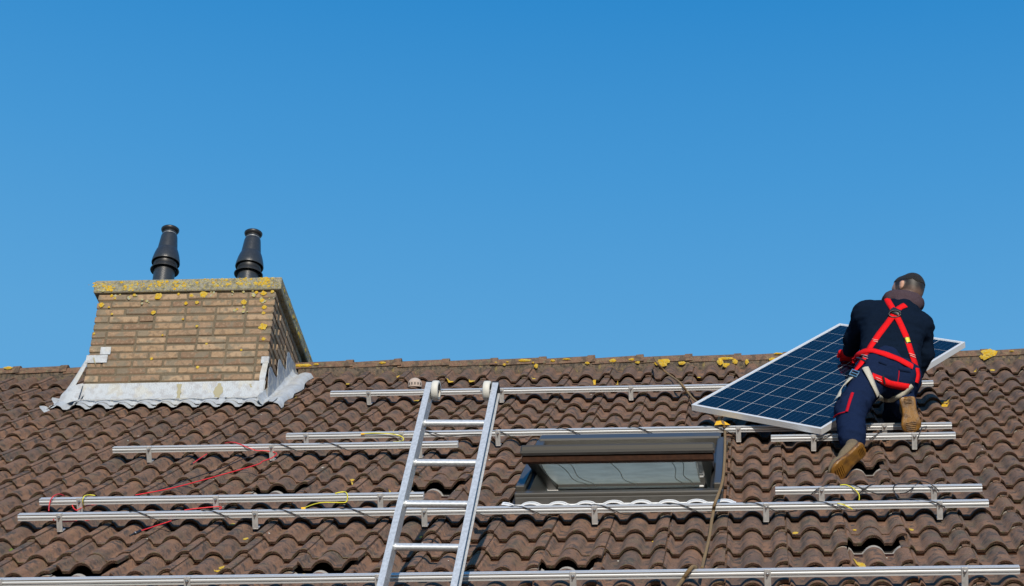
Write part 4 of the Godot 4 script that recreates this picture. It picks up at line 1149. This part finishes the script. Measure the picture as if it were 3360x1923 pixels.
func skinned(bones: Array, cell: float, k := 0.03, amp := 0.0, cut = null, tint = null, st: SurfaceTool = null) -> SurfaceTool:
	var lo := Vector3.ONE * 1e9
	var hi := -lo
	for e in bones:
		var r: float = maxf(e[2], e[3]) + cell * 3
		for v in [e[0], e[1]]:
			lo = lo.min(v - Vector3.ONE * r)
			hi = hi.max(v + Vector3.ONE * r)
	var n := Vector3i(((hi - lo) / cell).ceil()) + Vector3i.ONE * 2
	n = Vector3i((n.x + 3) / 4 * 4, (n.y + 3) / 4 * 4, (n.z + 3) / 4 * 4)
	var g := PackedFloat32Array()
	g.resize(n.x * n.y * n.z)
	g.fill(1.0)
	var reach := cell * 4.2 + 0.012
	for bz in range(0, n.z, 4):
		for by in range(0, n.y, 4):
			for bx in range(0, n.x, 4):
				var mid := lo + Vector3(bx + 1.5, by + 1.5, bz + 1.5) * cell
				var d := field(bones, mid, k)
				if absf(d) > reach:
					if d < 0:
						for z in range(bz, bz + 4):
							for y in range(by, by + 4):
								for x in range(bx, bx + 4): g[(z * n.y + y) * n.x + x] = -1.0
					continue
				for z in range(bz, bz + 4):
					for y in range(by, by + 4):
						for x in range(bx, bx + 4):
							var p := lo + Vector3(x, y, z) * cell
							var v := wrinkled(bones, p, k, amp)
							if cut != null: v = maxf(v, cut.call(p))
							g[(z * n.y + y) * n.x + x] = v
	if cut != null:
		for i in g.size():
			if g[i] == -1.0:
				var p := lo + Vector3(i % n.x, (i / n.x) % n.y, i / (n.x * n.y)) * cell
				g[i] = maxf(-0.02, cut.call(p))
	var id := {}
	var verts := PackedVector3Array()
	var steps := [1, n.x, n.x * n.y]
	var corners := []
	for c in 8: corners.append((c & 1) * steps[0] + ((c >> 1) & 1) * steps[1] + ((c >> 2) & 1) * steps[2])
	for z in n.z - 1:
		for y in n.y - 1:
			var base := (z * n.y + y) * n.x
			for x in n.x - 1:
				var i := base + x
				var v0 := g[i]
				if absf(v0) > 0.9 : continue
				var neg := 0
				for c in 8:
					if g[i + corners[c]] < 0: neg += 1
				if neg == 0 or neg == 8: continue
				var sum := Vector3.ZERO
				var count := 0
				for c in 8:
					var va := g[i + corners[c]]
					for ax in 3:
						if c & (1 << ax): continue
						var vb := g[i + corners[c | (1 << ax)]]
						if (va < 0) == (vb < 0): continue
						var q := Vector3(c & 1, (c >> 1) & 1, (c >> 2) & 1)
						q[ax] += clampf(va / (va - vb), 0.0, 1.0)
						sum += q
						count += 1
				id[i] = verts.size()
				verts.append(lo + (Vector3(x, y, z) + sum / count) * cell)
	var quads := []
	for i in id:
		var v0 := g[i]
		for ax in 3:
			var j: int = i + steps[ax]
			if j >= g.size() or (v0 < 0) == (g[j] < 0): continue
			var s1: int = steps[(ax + 1) % 3]
			var s2: int = steps[(ax + 2) % 3]
			if id.has(i - s1) and id.has(i - s2) and id.has(i - s1 - s2):
				quads.append([id[i], id[i - s1], id[i - s1 - s2], id[i - s2]] if v0 < 0 else [id[i], id[i - s2], id[i - s1 - s2], id[i - s1]])
	var nor := PackedVector3Array()
	nor.resize(verts.size())
	for q in quads:
		var f := (verts[q[1]] - verts[q[0]]).cross(verts[q[2]] - verts[q[0]]) + (verts[q[2]] - verts[q[0]]).cross(verts[q[3]] - verts[q[0]])
		for v in q: nor[v] -= f
	if st == null:
		st = SurfaceTool.new()
		st.begin(Mesh.PRIMITIVE_TRIANGLES)
	var flip := 0.0
	for k2 in mini(quads.size(), 400):
		var v: int = quads[k2 * quads.size() / mini(quads.size(), 400)][0]
		flip += nor[v].dot(grad(bones, verts[v], k))
	for q in quads:
		var order := [0, 1, 2, 0, 2, 3] if flip > 0 else [0, 2, 1, 0, 3, 2]
		for o in order:
			var v: int = q[o]
			st.set_normal((nor[v] * signf(flip)).normalized())
			st.set_color(tint.call(verts[v]) if tint != null else Color.WHITE)
			st.add_vertex(verts[v])
	return st
func grad(bones: Array, p: Vector3, k := 0.03) -> Vector3:
	var e := 0.004
	return Vector3(field(bones, p + Vector3(e, 0, 0), k) - field(bones, p - Vector3(e, 0, 0), k), field(bones, p + Vector3(0, e, 0), k) - field(bones, p - Vector3(0, e, 0), k), field(bones, p + Vector3(0, 0, e), k) - field(bones, p - Vector3(0, 0, e), k)).normalized()
func touch(bones: Array, p: Vector2, k := 0.03) -> Vector3:     # where the line of sight meets the clothes
	var d := ray(crop(10, p.x, p.y))
	var t := 11.5
	var best := 1e9
	var best_t := 13.0
	for i in 80:
		var v := field(bones, eye + d * t, k)
		if v < best:
			best = v
			best_t = t
		if v < 0.001: break
		t += maxf(v * 0.9, 0.002)
		if t > 15: break
	return eye + d * best_t
func strap(parent: Node, called: String, bones: Array, line: Array, width: float, m: Material, lift := 0.004) -> MeshInstance3D:
	lift += 0.005
	var pts := []
	for k in line.size() - 1:
		var a: Vector2 = line[k]
		var b: Vector2 = line[k + 1]
		var n := maxi(1, int(a.distance_to(b) / 8))
		for j in n: pts.append(touch(bones, a.lerp(b, float(j) / n)))
	pts.append(touch(bones, line[-1]))
	for pass_ in 3:
		var q := pts.duplicate()
		for k in range(1, pts.size() - 1): q[k] = (pts[k - 1] + pts[k] * 2 + pts[k + 1]) / 4
		pts = q
	var st := tool(true)
	var rows := []
	for k in pts.size():
		var n := grad(bones, pts[k])
		var t: Vector3 = (pts[mini(k + 1, pts.size() - 1)] - pts[maxi(k - 1, 0)]).normalized()
		var s := t.cross(n).normalized() * width / 2
		var o: Vector3 = pts[k] + n * lift
		var up := n * 0.0035
		var sag := n * 0.003
		rows.append([o - s - sag, o - s + up - sag, o + up, o + s + up - sag, o + s - sag])
	for k in rows.size() - 1:
		for j in 4:
			var out: Vector3 = (rows[k][2] + rows[k + 1][2]) / 2 - (rows[k][0] + rows[k][4]) / 2
			quad(st, rows[k][j], rows[k][j + 1], rows[k + 1][j + 1], rows[k + 1][j], (rows[k][j] + rows[k][j + 1]) / 2 - (rows[k][0] + rows[k][4]) / 2 + out * 0.2)
	return put(called, done(st), m, parent)
func v2(list: Array) -> Array:
	var o := []
	for k in range(0, list.size(), 2): o.append(Vector2(list[k], list[k + 1]))
	return o
func build_person():
	var o := thing("person", "person in dark blue workwear and red safety harness kneeling with the solar panel", "person")
	var J := func(x, y, z): return at_z(10, x, y, z)
	var hip_l: Vector3 = J.call(515, 735, 1.80)
	var hip_r: Vector3 = J.call(715, 755, 1.80)
	var waist: Vector3 = J.call(625, 615, 1.76)
	var chest: Vector3 = J.call(665, 430, 1.74)
	var neck: Vector3 = J.call(725, 270, 1.72)
	var sh_l: Vector3 = J.call(480, 345, 1.70)
	var sh_r: Vector3 = J.call(822, 420, 1.70)
	var el_l: Vector3 = J.call(402, 485, 1.49)
	var wr_l: Vector3 = J.call(372, 575, 1.36)
	var el_r: Vector3 = J.call(846, 590, 1.60)
	var wr_r: Vector3 = J.call(808, 715, 1.52)
	var kn_l: Vector3 = J.call(375, 960, 2.0)
	var an_l: Vector3 = J.call(388, 1165, 2.22)
	var kn_r := Vector3(1.66, OY - 1.16, 1.47)
	var an_r: Vector3 = J.call(735, 915, 1.79)
	var head: Vector3 = J.call(750, 178, 1.665)
	# trousers
	var legs := [[hip_l, hip_r, 0.105, 0.105], [hip_l.lerp(hip_r, 0.5) + Vector3(0, 0.10, -0.01), hip_l.lerp(hip_r, 0.5), 0.125, 0.12], [hip_l + Vector3(0.015, 0.02, 0.035), hip_l + Vector3(0.02, -0.03, 0.03), 0.10, 0.10], [hip_r + Vector3(-0.01, 0.02, 0.035), hip_r + Vector3(-0.02, -0.03, 0.03), 0.10, 0.10],
		[hip_l, kn_l, 0.108, 0.090], [kn_l, an_l.lerp(kn_l, 0.12), 0.089, 0.077], [hip_r, kn_r, 0.105, 0.085], [kn_r, an_r, 0.083, 0.062]]
	var hem := an_l.lerp(kn_l, 0.10)
	var down := (an_l - kn_l).normalized()
	var cut_legs := func(p: Vector3) -> float: return minf((p - hem).dot(down), 0.12 - (p - an_l).length() + 0.05)
	put("trousers", skinned(legs, 0.009, 0.035, 0.011).commit(), M.trousers, o)
	# jacket
	var jacket := [[waist + Vector3(-0.075, 0, 0.01), chest + Vector3(-0.10, 0.02, 0), 0.105, 0.115], [waist + Vector3(0.075, 0, 0.01), chest + Vector3(0.085, 0.0, 0), 0.105, 0.115], [waist, chest, 0.125, 0.14], [waist + Vector3(-0.08, -0.05, 0.02), waist + Vector3(0.085, -0.065, 0.02), 0.108, 0.108],
		[chest, neck + Vector3(0, -0.03, 0.0), 0.13, 0.085], [sh_l, chest.lerp(neck, 0.55), 0.088, 0.10], [sh_r, chest.lerp(neck, 0.5), 0.085, 0.10],
		[sh_l, el_l, 0.080, 0.063], [el_l, wr_l, 0.062, 0.044], [sh_r, el_r, 0.075, 0.061], [el_r, wr_r, 0.060, 0.044]]
	put("jacket", skinned(jacket, 0.009, 0.045, 0.009).commit(), M.jacket, o)
	# head, neck, hands and the rest of the body in one surface
	var turn := Basis(Vector3.UP, 0.92)
	var F := turn * Vector3(0, 0.06, -1).normalized()
	var Lf := turn * Vector3(-1, 0, 0)
	var Up := Lf.cross(F) * -1.0
	if Up.y < 0: Up = -Up
	var inner := [[hip_l, hip_r, 0.07, 0.07], [hip_l.lerp(hip_r, 0.5), chest, 0.08, 0.09], [chest, neck, 0.09, 0.05], [sh_l, sh_r, 0.05, 0.05], [sh_l, el_l, 0.042, 0.036], [el_l, wr_l, 0.036, 0.026], [sh_r, el_r, 0.042, 0.036], [el_r, wr_r, 0.036, 0.026], [hip_l, kn_l, 0.07, 0.05], [kn_l, an_l, 0.048, 0.036], [hip_r, kn_r, 0.07, 0.05], [kn_r, an_r, 0.046, 0.036], [neck, head - Up * 0.06, 0.052, 0.05]]
	var white := func(_p): return Color.WHITE
	var body := skinned(inner, 0.016, 0.02, 0.0, null, white)
	var skull := [[head - F * 0.028 + Up * 0.018, head + F * 0.030 + Up * 0.022, 0.081, 0.074], [head + Up * 0.0, head - Up * 0.03 - F * 0.03, 0.074, 0.066], [head - Up * 0.045 + F * 0.02, head - Up * 0.085 + F * 0.075, 0.062, 0.034], [head + F * 0.088 + Up * 0.022 + Lf * 0.025, head + F * 0.088 + Up * 0.022 - Lf * 0.025, 0.016, 0.016], [head + F * 0.098 + Up * 0.008, head + F * 0.118 - Up * 0.028, 0.010, 0.013], [head + F * 0.095 - Up * 0.056, head + F * 0.097 - Up * 0.062, 0.018, 0.018], [head - Up * 0.06, neck, 0.056, 0.056]]
	for s in [-1.0, 1.0]:
		skull.append([head + Lf * s * 0.078 - F * 0.004 + Up * 0.006, head + Lf * s * 0.072 + F * 0.008 - Up * 0.026, 0.010, 0.007])
		skull.append([head + Lf * s * 0.088 - F * 0.014 + Up * 0.008, head + Lf * s * 0.083 - F * 0.006 - Up * 0.018, 0.006, 0.006])
	var stubble := func(p: Vector3) -> Color:
		var q := p - head
		var back := q.dot(F)
		var ear := absf(q.dot(Lf)) > 0.0835 and back > -0.026 and back < 0.024 and q.dot(Up) < 0.018 and q.dot(Up) > -0.04
		var grown := 1.0 - smoothstep(0.0, 0.02, back - 0.046 - q.dot(Up) * 0.10)
		grown *= smoothstep(-0.085, -0.055, q.dot(Up) + 0.01)
		if ear: grown = 0.0
		var thick := smoothstep(-0.07, 0.022, q.dot(Up) - q.dot(F) * 0.22 + noise.get_noise_3d(p.x * 1500, p.y * 1500, p.z * 1500) * 0.02)
		return Color.WHITE.lerp(Color(0.24, 0.26, 0.29).lerp(Color(0.024, 0.03, 0.036), thick), grown * (0.90 + 0.10 * thick))
	body = skinned(skull, 0.0045, 0.022, 0.0, null, stubble, body)
	# hands: palm, four fingers, a thumb from the side of the palm
	var hands := []
	for side in [[wr_l, J.call(352, 628, 1.25), Vector3(0.35, 0.64, 0.70), -1.0], [wr_r, Vector3(1.79, OY - 0.905, 1.47), Vector3(0.75, 0.45, 0.45), 1.0]]:
		var wr: Vector3 = side[0]
		var d: Vector3 = (side[1] - wr).normalized()
		var up: Vector3 = (side[2] - d * side[2].dot(d)).normalized()
		var across: Vector3 = d.cross(up) * side[3]
		var set_ := [[wr, wr + d * 0.035, 0.026, 0.026]]
		for f in 4:
			var off := across * (0.030 - 0.020 * f)
			set_.append([wr + d * 0.03 + off * 0.6, wr + d * 0.085 + off, 0.017, 0.013])
			var l: float = [0.036, 0.042, 0.039, 0.030][f]
			var k1 := wr + d * (0.088 + l) + off - up * 0.006
			set_.append([wr + d * 0.085 + off, k1, 0.0095, 0.0085])
			var k2 := k1 + (d * 0.6 - up * 0.8) * 0.024
			set_.append([k1, k2, 0.0085, 0.008])
			set_.append([k2, k2 + (d * 0.1 - up) * 0.02, 0.008, 0.007])
		set_.append([wr + d * 0.03 + across * 0.022, wr + d * 0.055 + across * 0.052, 0.014, 0.011])
		set_.append([wr + d * 0.055 + across * 0.052, wr + d * 0.09 + across * 0.058 - up * 0.012, 0.0105, 0.009])
		hands.append(set_)
		body = skinned(set_, 0.004, 0.008, 0.0, null, white, body)
	put("body", body.commit(), M.skin, o)
	var glove := []
	for e in hands[0]: glove.append([e[0], e[1], e[2] + 0.004, e[3] + 0.004])
	glove.append([wr_l, wr_l.lerp(el_l, 0.25), 0.036, 0.045])
	put("glove", skinned(glove, 0.005, 0.012).commit(), M.red_strap, o)
	# short hair, longer on top
	var scalp := [[head - F * 0.029 + Up * 0.020, head + F * 0.032 + Up * 0.025, 0.0825, 0.0755]]
	var line_ := func(p: Vector3) -> float:
		var q := p - head
		return 0.034 - q.dot(Up) + q.dot(F) * 0.22 + noise.get_noise_3d(p.x * 1500, p.y * 1500, p.z * 1500) * 0.016
	put("hair", skinned(scalp, 0.0045, 0.02, 0.002, line_).commit(), M.hair, o)
	# hood lying round the neck
	var hood := []
	var prev := Vector3.ZERO
	for k in 15:
		var a := TAU * k / 14
		var c: Vector3 = J.call(715, 272, 1.70)
		var p := c + Vector3(cos(a) * 0.092, 0.018 * cos(a) * -1.0 - 0.012 * sin(a) + 0.012, sin(a) * 0.075)
		if k > 0: hood.append([prev, p, 0.034 + 0.012 * maxf(sin(a - 0.2), 0), 0.034 + 0.012 * maxf(sin(a), 0)])
		prev = p
	hood.append([J.call(640, 248, 1.76), J.call(770, 262, 1.78), 0.036, 0.038])
	hood.append([J.call(690, 262, 1.80), J.call(800, 288, 1.755), 0.032, 0.030])
	put("hood", skinned(hood, 0.008, 0.025, 0.006).commit(), M.hood, o)
	build_shoes(o, an_l, kn_l, an_r)
	build_harness(o, jacket, legs, hood)
func shoe(parent: Node, heel: Vector3, toe: Vector3, face: Vector3, ankle: Vector3, mirror: float):
	# heel and toe: ends of the sole; face: the way the sole looks
	var d := (toe - heel).normalized()
	var n := (face - d * face.dot(d)).normalized()
	var side := d.cross(n) * mirror
	var L := heel.distance_to(toe)
	var outline := []
	for e in [[0.0, -0.012, 0.012], [0.015, -0.026, 0.026], [0.05, -0.033, 0.034], [0.12, -0.034, 0.034], [0.35, -0.029, 0.033], [0.5, -0.030, 0.036], [0.65, -0.038, 0.043], [0.76, -0.042, 0.046], [0.86, -0.040, 0.042], [0.94, -0.032, 0.030], [0.985, -0.018, 0.014], [1.0, -0.004, 0.002]]:
		outline.append(e)
	var st := tool(true)
	var rows := []
	for f in outline:
		var e := [f[0], f[1] * 1.36, f[2] * 1.36]
		var c: Vector3 = heel + d * L * e[0] - n * 0.012 * smoothstep(0.8, 1.0, e[0])
		var bottom := n * 0.0
		rows.append([c + side * e[1] - n * 0.026, c + side * (e[1] - 0.003) - n * 0.014, c + side * (e[1] - 0.001) - n * 0.003, c + side * (e[1] * 0.9), c + side * (e[1] * 0.45 + e[2] * 0.05) - n * 0.0025, c + side * ((e[1] + e[2]) / 2) - n * 0.003, c + side * (e[2] * 0.45 + e[1] * 0.05) - n * 0.0025, c + side * (e[2] * 0.9), c + side * (e[2] + 0.001) - n * 0.003, c + side * (e[2] + 0.003) - n * 0.014, c + side * e[2] - n * 0.026])
	for k in rows.size() - 1:
		var mid: Vector3 = (rows[k][0] + rows[k][10] + rows[k + 1][0] + rows[k + 1][10]) / 4 + n * 0.006
		for j in 10: quad(st, rows[k][j], rows[k][j + 1], rows[k + 1][j + 1], rows[k + 1][j], (rows[k][j] + rows[k][j + 1] + rows[k + 1][j] + rows[k + 1][j + 1]) / 4 - mid)
		quad(st, rows[k][10], rows[k][0], rows[k + 1][0], rows[k + 1][10], -n)
	var s := empty("shoe", parent)
	put("sole", done(st), M.gum, s)
	for k in 9:                                            # ribs of the tread at the toe and the heel
		var t: float = [0.06, 0.10, 0.14, 0.18, 0.72, 0.77, 0.82, 0.87, 0.92][k]
		var w := 0.024 if k < 4 else 0.030
		var c := heel + d * L * t - n * 0.012 * smoothstep(0.8, 1.0, t)
		st = tool()
		add_box(st, Vector3(-w, -0.0025, -0.003), Vector3(w, 0.0025, 0.002), Transform3D(Basis(side, d, side.cross(d)), c - n * 0.0005))
		put("tread_rib", done(st), M.gum, s)
	var up := -n
	var b := [[heel + d * 0.035 + up * 0.066, heel + d * L * 0.35 + up * 0.066, 0.036, 0.036], [heel + d * L * 0.35 + up * 0.064, heel + d * L * 0.72 + up * 0.054, 0.036, 0.032], [heel + d * L * 0.72 + up * 0.054, heel + d * L * 0.88 + up * 0.050, 0.034, 0.026], [heel + d * 0.05 + up * 0.07, ankle, 0.038, 0.042], [heel + d * L * 0.66 + up * 0.050 + side * 0.012, heel + d * L * 0.8 + up * 0.050 - side * 0.008, 0.03, 0.028]]
	put("upper", skinned(b, 0.007, 0.03, 0.002).commit(), M.shoe, s)
func build_shoes(o: Node, an_l: Vector3, kn_l: Vector3, an_r: Vector3):
	var view := ray(crop(10, 500, 1200))
	var toe_l := px(10, 308, 1358, -0.018)
	var heel_l := at_z(10, 470, 1200, toe_l.z - 0.035)
	var face_l := (Vector3(0.62, -0.60, 0.50)).normalized()
	shoe(o, heel_l, heel_l + (toe_l - heel_l).normalized() * 0.275, face_l, an_l + Vector3(0.0, -0.02, 0.0), 1.0)
	var toe_r := at_z(10, 775, 1100, 1.845)
	var heel_r := at_z(10, 742, 868, 1.925)
	shoe(o, heel_r, toe_r, Vector3(0.05, -0.15, 1.0), an_r, -1.0)
	var sock := [[an_l.lerp(kn_l, 0.22), an_l + Vector3(0.005, -0.02, 0), 0.045, 0.044], [an_r, an_r + Vector3(-0.01, 0.02, -0.09), 0.038, 0.045]]
	put("sock", skinned([sock[0]], 0.008).commit(), M.sock, o)
	put("sock", skinned([sock[1]], 0.008).commit(), M.sock, o)
func build_harness(o: Node, jacket: Array, legs: Array, hood: Array):
	var all := jacket + legs
	var h := empty("harness", o)
	strap(h, "back_strap", jacket, v2([728, 284, 690, 302, 660, 338, 622, 392, 560, 472, 505, 555, 470, 632]), 0.040, M.red_strap, 0.005)
	strap(h, "back_strap", jacket, v2([612, 246, 642, 296, 668, 345, 700, 410, 735, 490, 760, 575, 785, 650, 800, 705]), 0.038, M.red_strap, 0.005)
	strap(h, "waist_belt", all, v2([398, 640, 420, 608, 470, 580, 520, 578, 600, 600, 690, 635, 772, 680]), 0.038, M.red_strap, 0.006)
	strap(h, "side_strap", all, v2([470, 632, 445, 675, 412, 715]), 0.044, M.red_strap, 0.012)
	strap(h, "side_strap", all, v2([798, 690, 806, 735, 795, 778]), 0.034, M.red_strap, 0.008)
	strap(h, "seat_strap", legs, v2([512, 738, 560, 760, 640, 788, 745, 806]), 0.045, M.red_strap, 0.006)
	strap(h, "thigh_strap", all, v2([385, 760, 350, 800, 318, 850, 298, 895]), 0.058, M.grey_strap, 0.012)
	strap(h, "thigh_strap", legs, v2([472, 692, 492, 740, 515, 800, 540, 858]), 0.040, M.grey_strap, 0.010)
	strap(h, "thigh_strap", legs, v2([545, 868, 590, 886, 650, 884, 710, 858, 768, 795]), 0.034, M.grey_strap, 0.008)
	strap(h, "strap_keeper", jacket, v2([640, 318, 690, 340]), 0.05, M.black_plastic, 0.012)
	for e in [[462, 640, 0.5], [578, 762, 0.25]]:
		strap(h, "strap_keeper", all, v2([e[0] - 4, e[1] - 24, e[0] + 4, e[1] + 24]) if e[2] < 0.4 else v2([e[0] - 26, e[1] - 10, e[0] + 22, e[1] + 14]), 0.012, M.black_plastic, 0.018)
	for e in [[540, 508, 522, 520, 1], [478, 612, 1, 1, 1], [768, 602, 1, 1, 1], [545, 755, 1, 1, 1]]:
		for k in 2:
			strap(h, "stitching", all, v2([e[0] - 20 + (6 if k else 0), e[1] - 2 + 14 * k, e[0] + 16, e[1] + 8 + 14 * k]), 0.003, M.stitch, 0.0105)
	strap(h, "yellow_label", jacket, v2([733, 492, 748, 532]), 0.036, M.black_plastic, 0.0085)
	strap(h, "yellow_label", jacket, v2([735, 497, 746, 527]), 0.027, M.yellow_wire, 0.0125)
	# D-ring on the back
	var c := touch(jacket, Vector2(662, 342))
	var n := grad(jacket, c)
	var e1 := (Vector3.RIGHT - n * n.x).normalized()
	var e2 := n.cross(e1)
	if e2.y < 0: e2 = -e2
	var ring := []
	for k in 25:
		var a := TAU * k / 24
		ring.append(c + n * (0.018 + 0.006 * sin(a)) + e1 * cos(a) * 0.036 + e2 * (sin(a) * 0.022 - 0.004))
	put("back_ring", tube(ring, 0.0045, 8), M.black_plastic, h)
	# buckle on the left hip
	c = touch(all, Vector2(408, 728))
	n = grad(all, c)
	n = (n + (eye - c).normalized()).normalized()
	e1 = (Vector3(0.8, -0.5, 0) - n * n.dot(Vector3(0.8, -0.5, 0))).normalized()
	var t := Transform3D(Basis(e1, n.cross(e1), n), c + n * 0.02)
	var st := tool()
	for q in [[-0.030, -0.022, 0.030, -0.014], [-0.030, 0.014, 0.030, 0.022], [-0.030, -0.0135, -0.022, 0.0135], [0.022, -0.0135, 0.030, 0.0135], [-0.021, -0.004, 0.021, 0.004]]:
		add_box(st, Vector3(q[0], q[1], -0.003), Vector3(q[2], q[3], 0.003), t, 0.0015)
	put("buckle", done(st), M.bolt, h)
	st = tool()
	add_box(st, Vector3(-0.028, -0.040, -0.012), Vector3(0.028, 0.006, -0.004), t, 0.003)
	put("buckle_pad", done(st), M.black_plastic, h)
	# red piping on the trousers
	strap(o, "piping", legs, v2([388, 852, 372, 900, 352, 975]), 0.018, M.red_dark, 0.004)
	strap(o, "piping", legs, v2([690, 705, 688, 740, 682, 775]), 0.006, M.red_dark, 0.004)
	strap(o, "piping", legs, v2([345, 975, 300, 985, 275, 1000]), 0.008, M.red_dark, 0.004)
	# pockets
	strap(o, "pocket_flap", legs, v2([690, 690, 760, 702]), 0.03, M.trousers, 0.004)
	strap(o, "pocket_flap", legs, v2([560, 640, 612, 660]), 0.03, M.trousers, 0.004)

# ---------------------------------------------------------------- scene
func sky_image() -> ImageTexture:
	# clear air: colour by height only, linear values
	var stops := [[-90.0, Color(0.16, 0.19, 0.22)], [-1.0, Color(0.20, 0.25, 0.30)], [0.0, Color(0.46, 0.62, 0.78)], [12.0, Color(0.26, 0.53, 0.79)], [24.0, Color(0.135, 0.41, 0.725)], [30.0, Color(0.108, 0.375, 0.70)], [35.0, Color(0.062, 0.31, 0.66)], [40.0, Color(0.027, 0.245, 0.60)], [50.0, Color(0.020, 0.20, 0.53)], [90.0, Color(0.014, 0.14, 0.42)]]
	var h := 720
	var im := Image.create(8, h, false, Image.FORMAT_RGBAF)
	for y in h:
		var e := 90.0 - 180.0 * (y + 0.5) / h
		var c := Color.BLACK
		for k in stops.size() - 1:
			if e >= stops[k][0] and e <= stops[k + 1][0]:
				c = stops[k][1].lerp(stops[k + 1][1], (e - stops[k][0]) / (stops[k + 1][0] - stops[k][0]))
		for x in 8: im.set_pixel(x, y, c)
	return ImageTexture.create_from_image(im)
func _ready():
	rng.seed = 7
	noise.seed = 4
	noise.frequency = 0.02
	var cam := Camera3D.new()
	cam.name = "camera"
	cam.near = 0.1
	cam.far = 400.0
	cam.projection = Camera3D.PROJECTION_FRUSTUM
	cam.size = 2.0 * 0.1 * (SHOT.y / 2) / FOCAL
	cam.frustum_offset = Vector2((SHOT.x / 2 - CENTRE.x) / FOCAL * 0.1, 0)
	cam.transform = Transform3D(eye_basis, eye)
	add_child(cam)
	var env := Environment.new()
	env.background_mode = Environment.BG_SKY
	var sky := Sky.new()
	var pan := PanoramaSkyMaterial.new()
	pan.panorama = sky_image()
	sky.sky_material = pan
	env.sky = sky
	env.tonemap_mode = Environment.TONE_MAPPER_LINEAR
	env.tonemap_exposure = 1.0
	env.sdfgi_enabled = true
	env.ssao_enabled = true
	env.ssil_enabled = true
	var we := WorldEnvironment.new()
	we.name = "world_environment"
	we.environment = env
	add_child(we)
	var sun := DirectionalLight3D.new()
	sun.name = "sun"
	sun.light_energy = 1.6
	sun.light_color = Color(1.0, 0.955, 0.89)
	sun.light_angular_distance = 0.5
	sun.shadow_enabled = true
	add_child(sun)
	sun.look_at_from_position(Vector3(0.145, 0.258, 0.955) * 50, Vector3.ZERO)
	make_materials()
	var st := tool()
	add_box(st, Vector3(-200, -0.5, -200), Vector3(200, 0, 200))
	var ground := put("ground", done(st), M.ground, self)
	ground.set_meta("kind", "structure")
	var house := build_house()
	build_chimney(house)
	build_flues(house)
	build_roof_window(house)
	build_rails()
	build_vent()
	build_ladder()
	build_panel()
	build_person()
	build_cables()
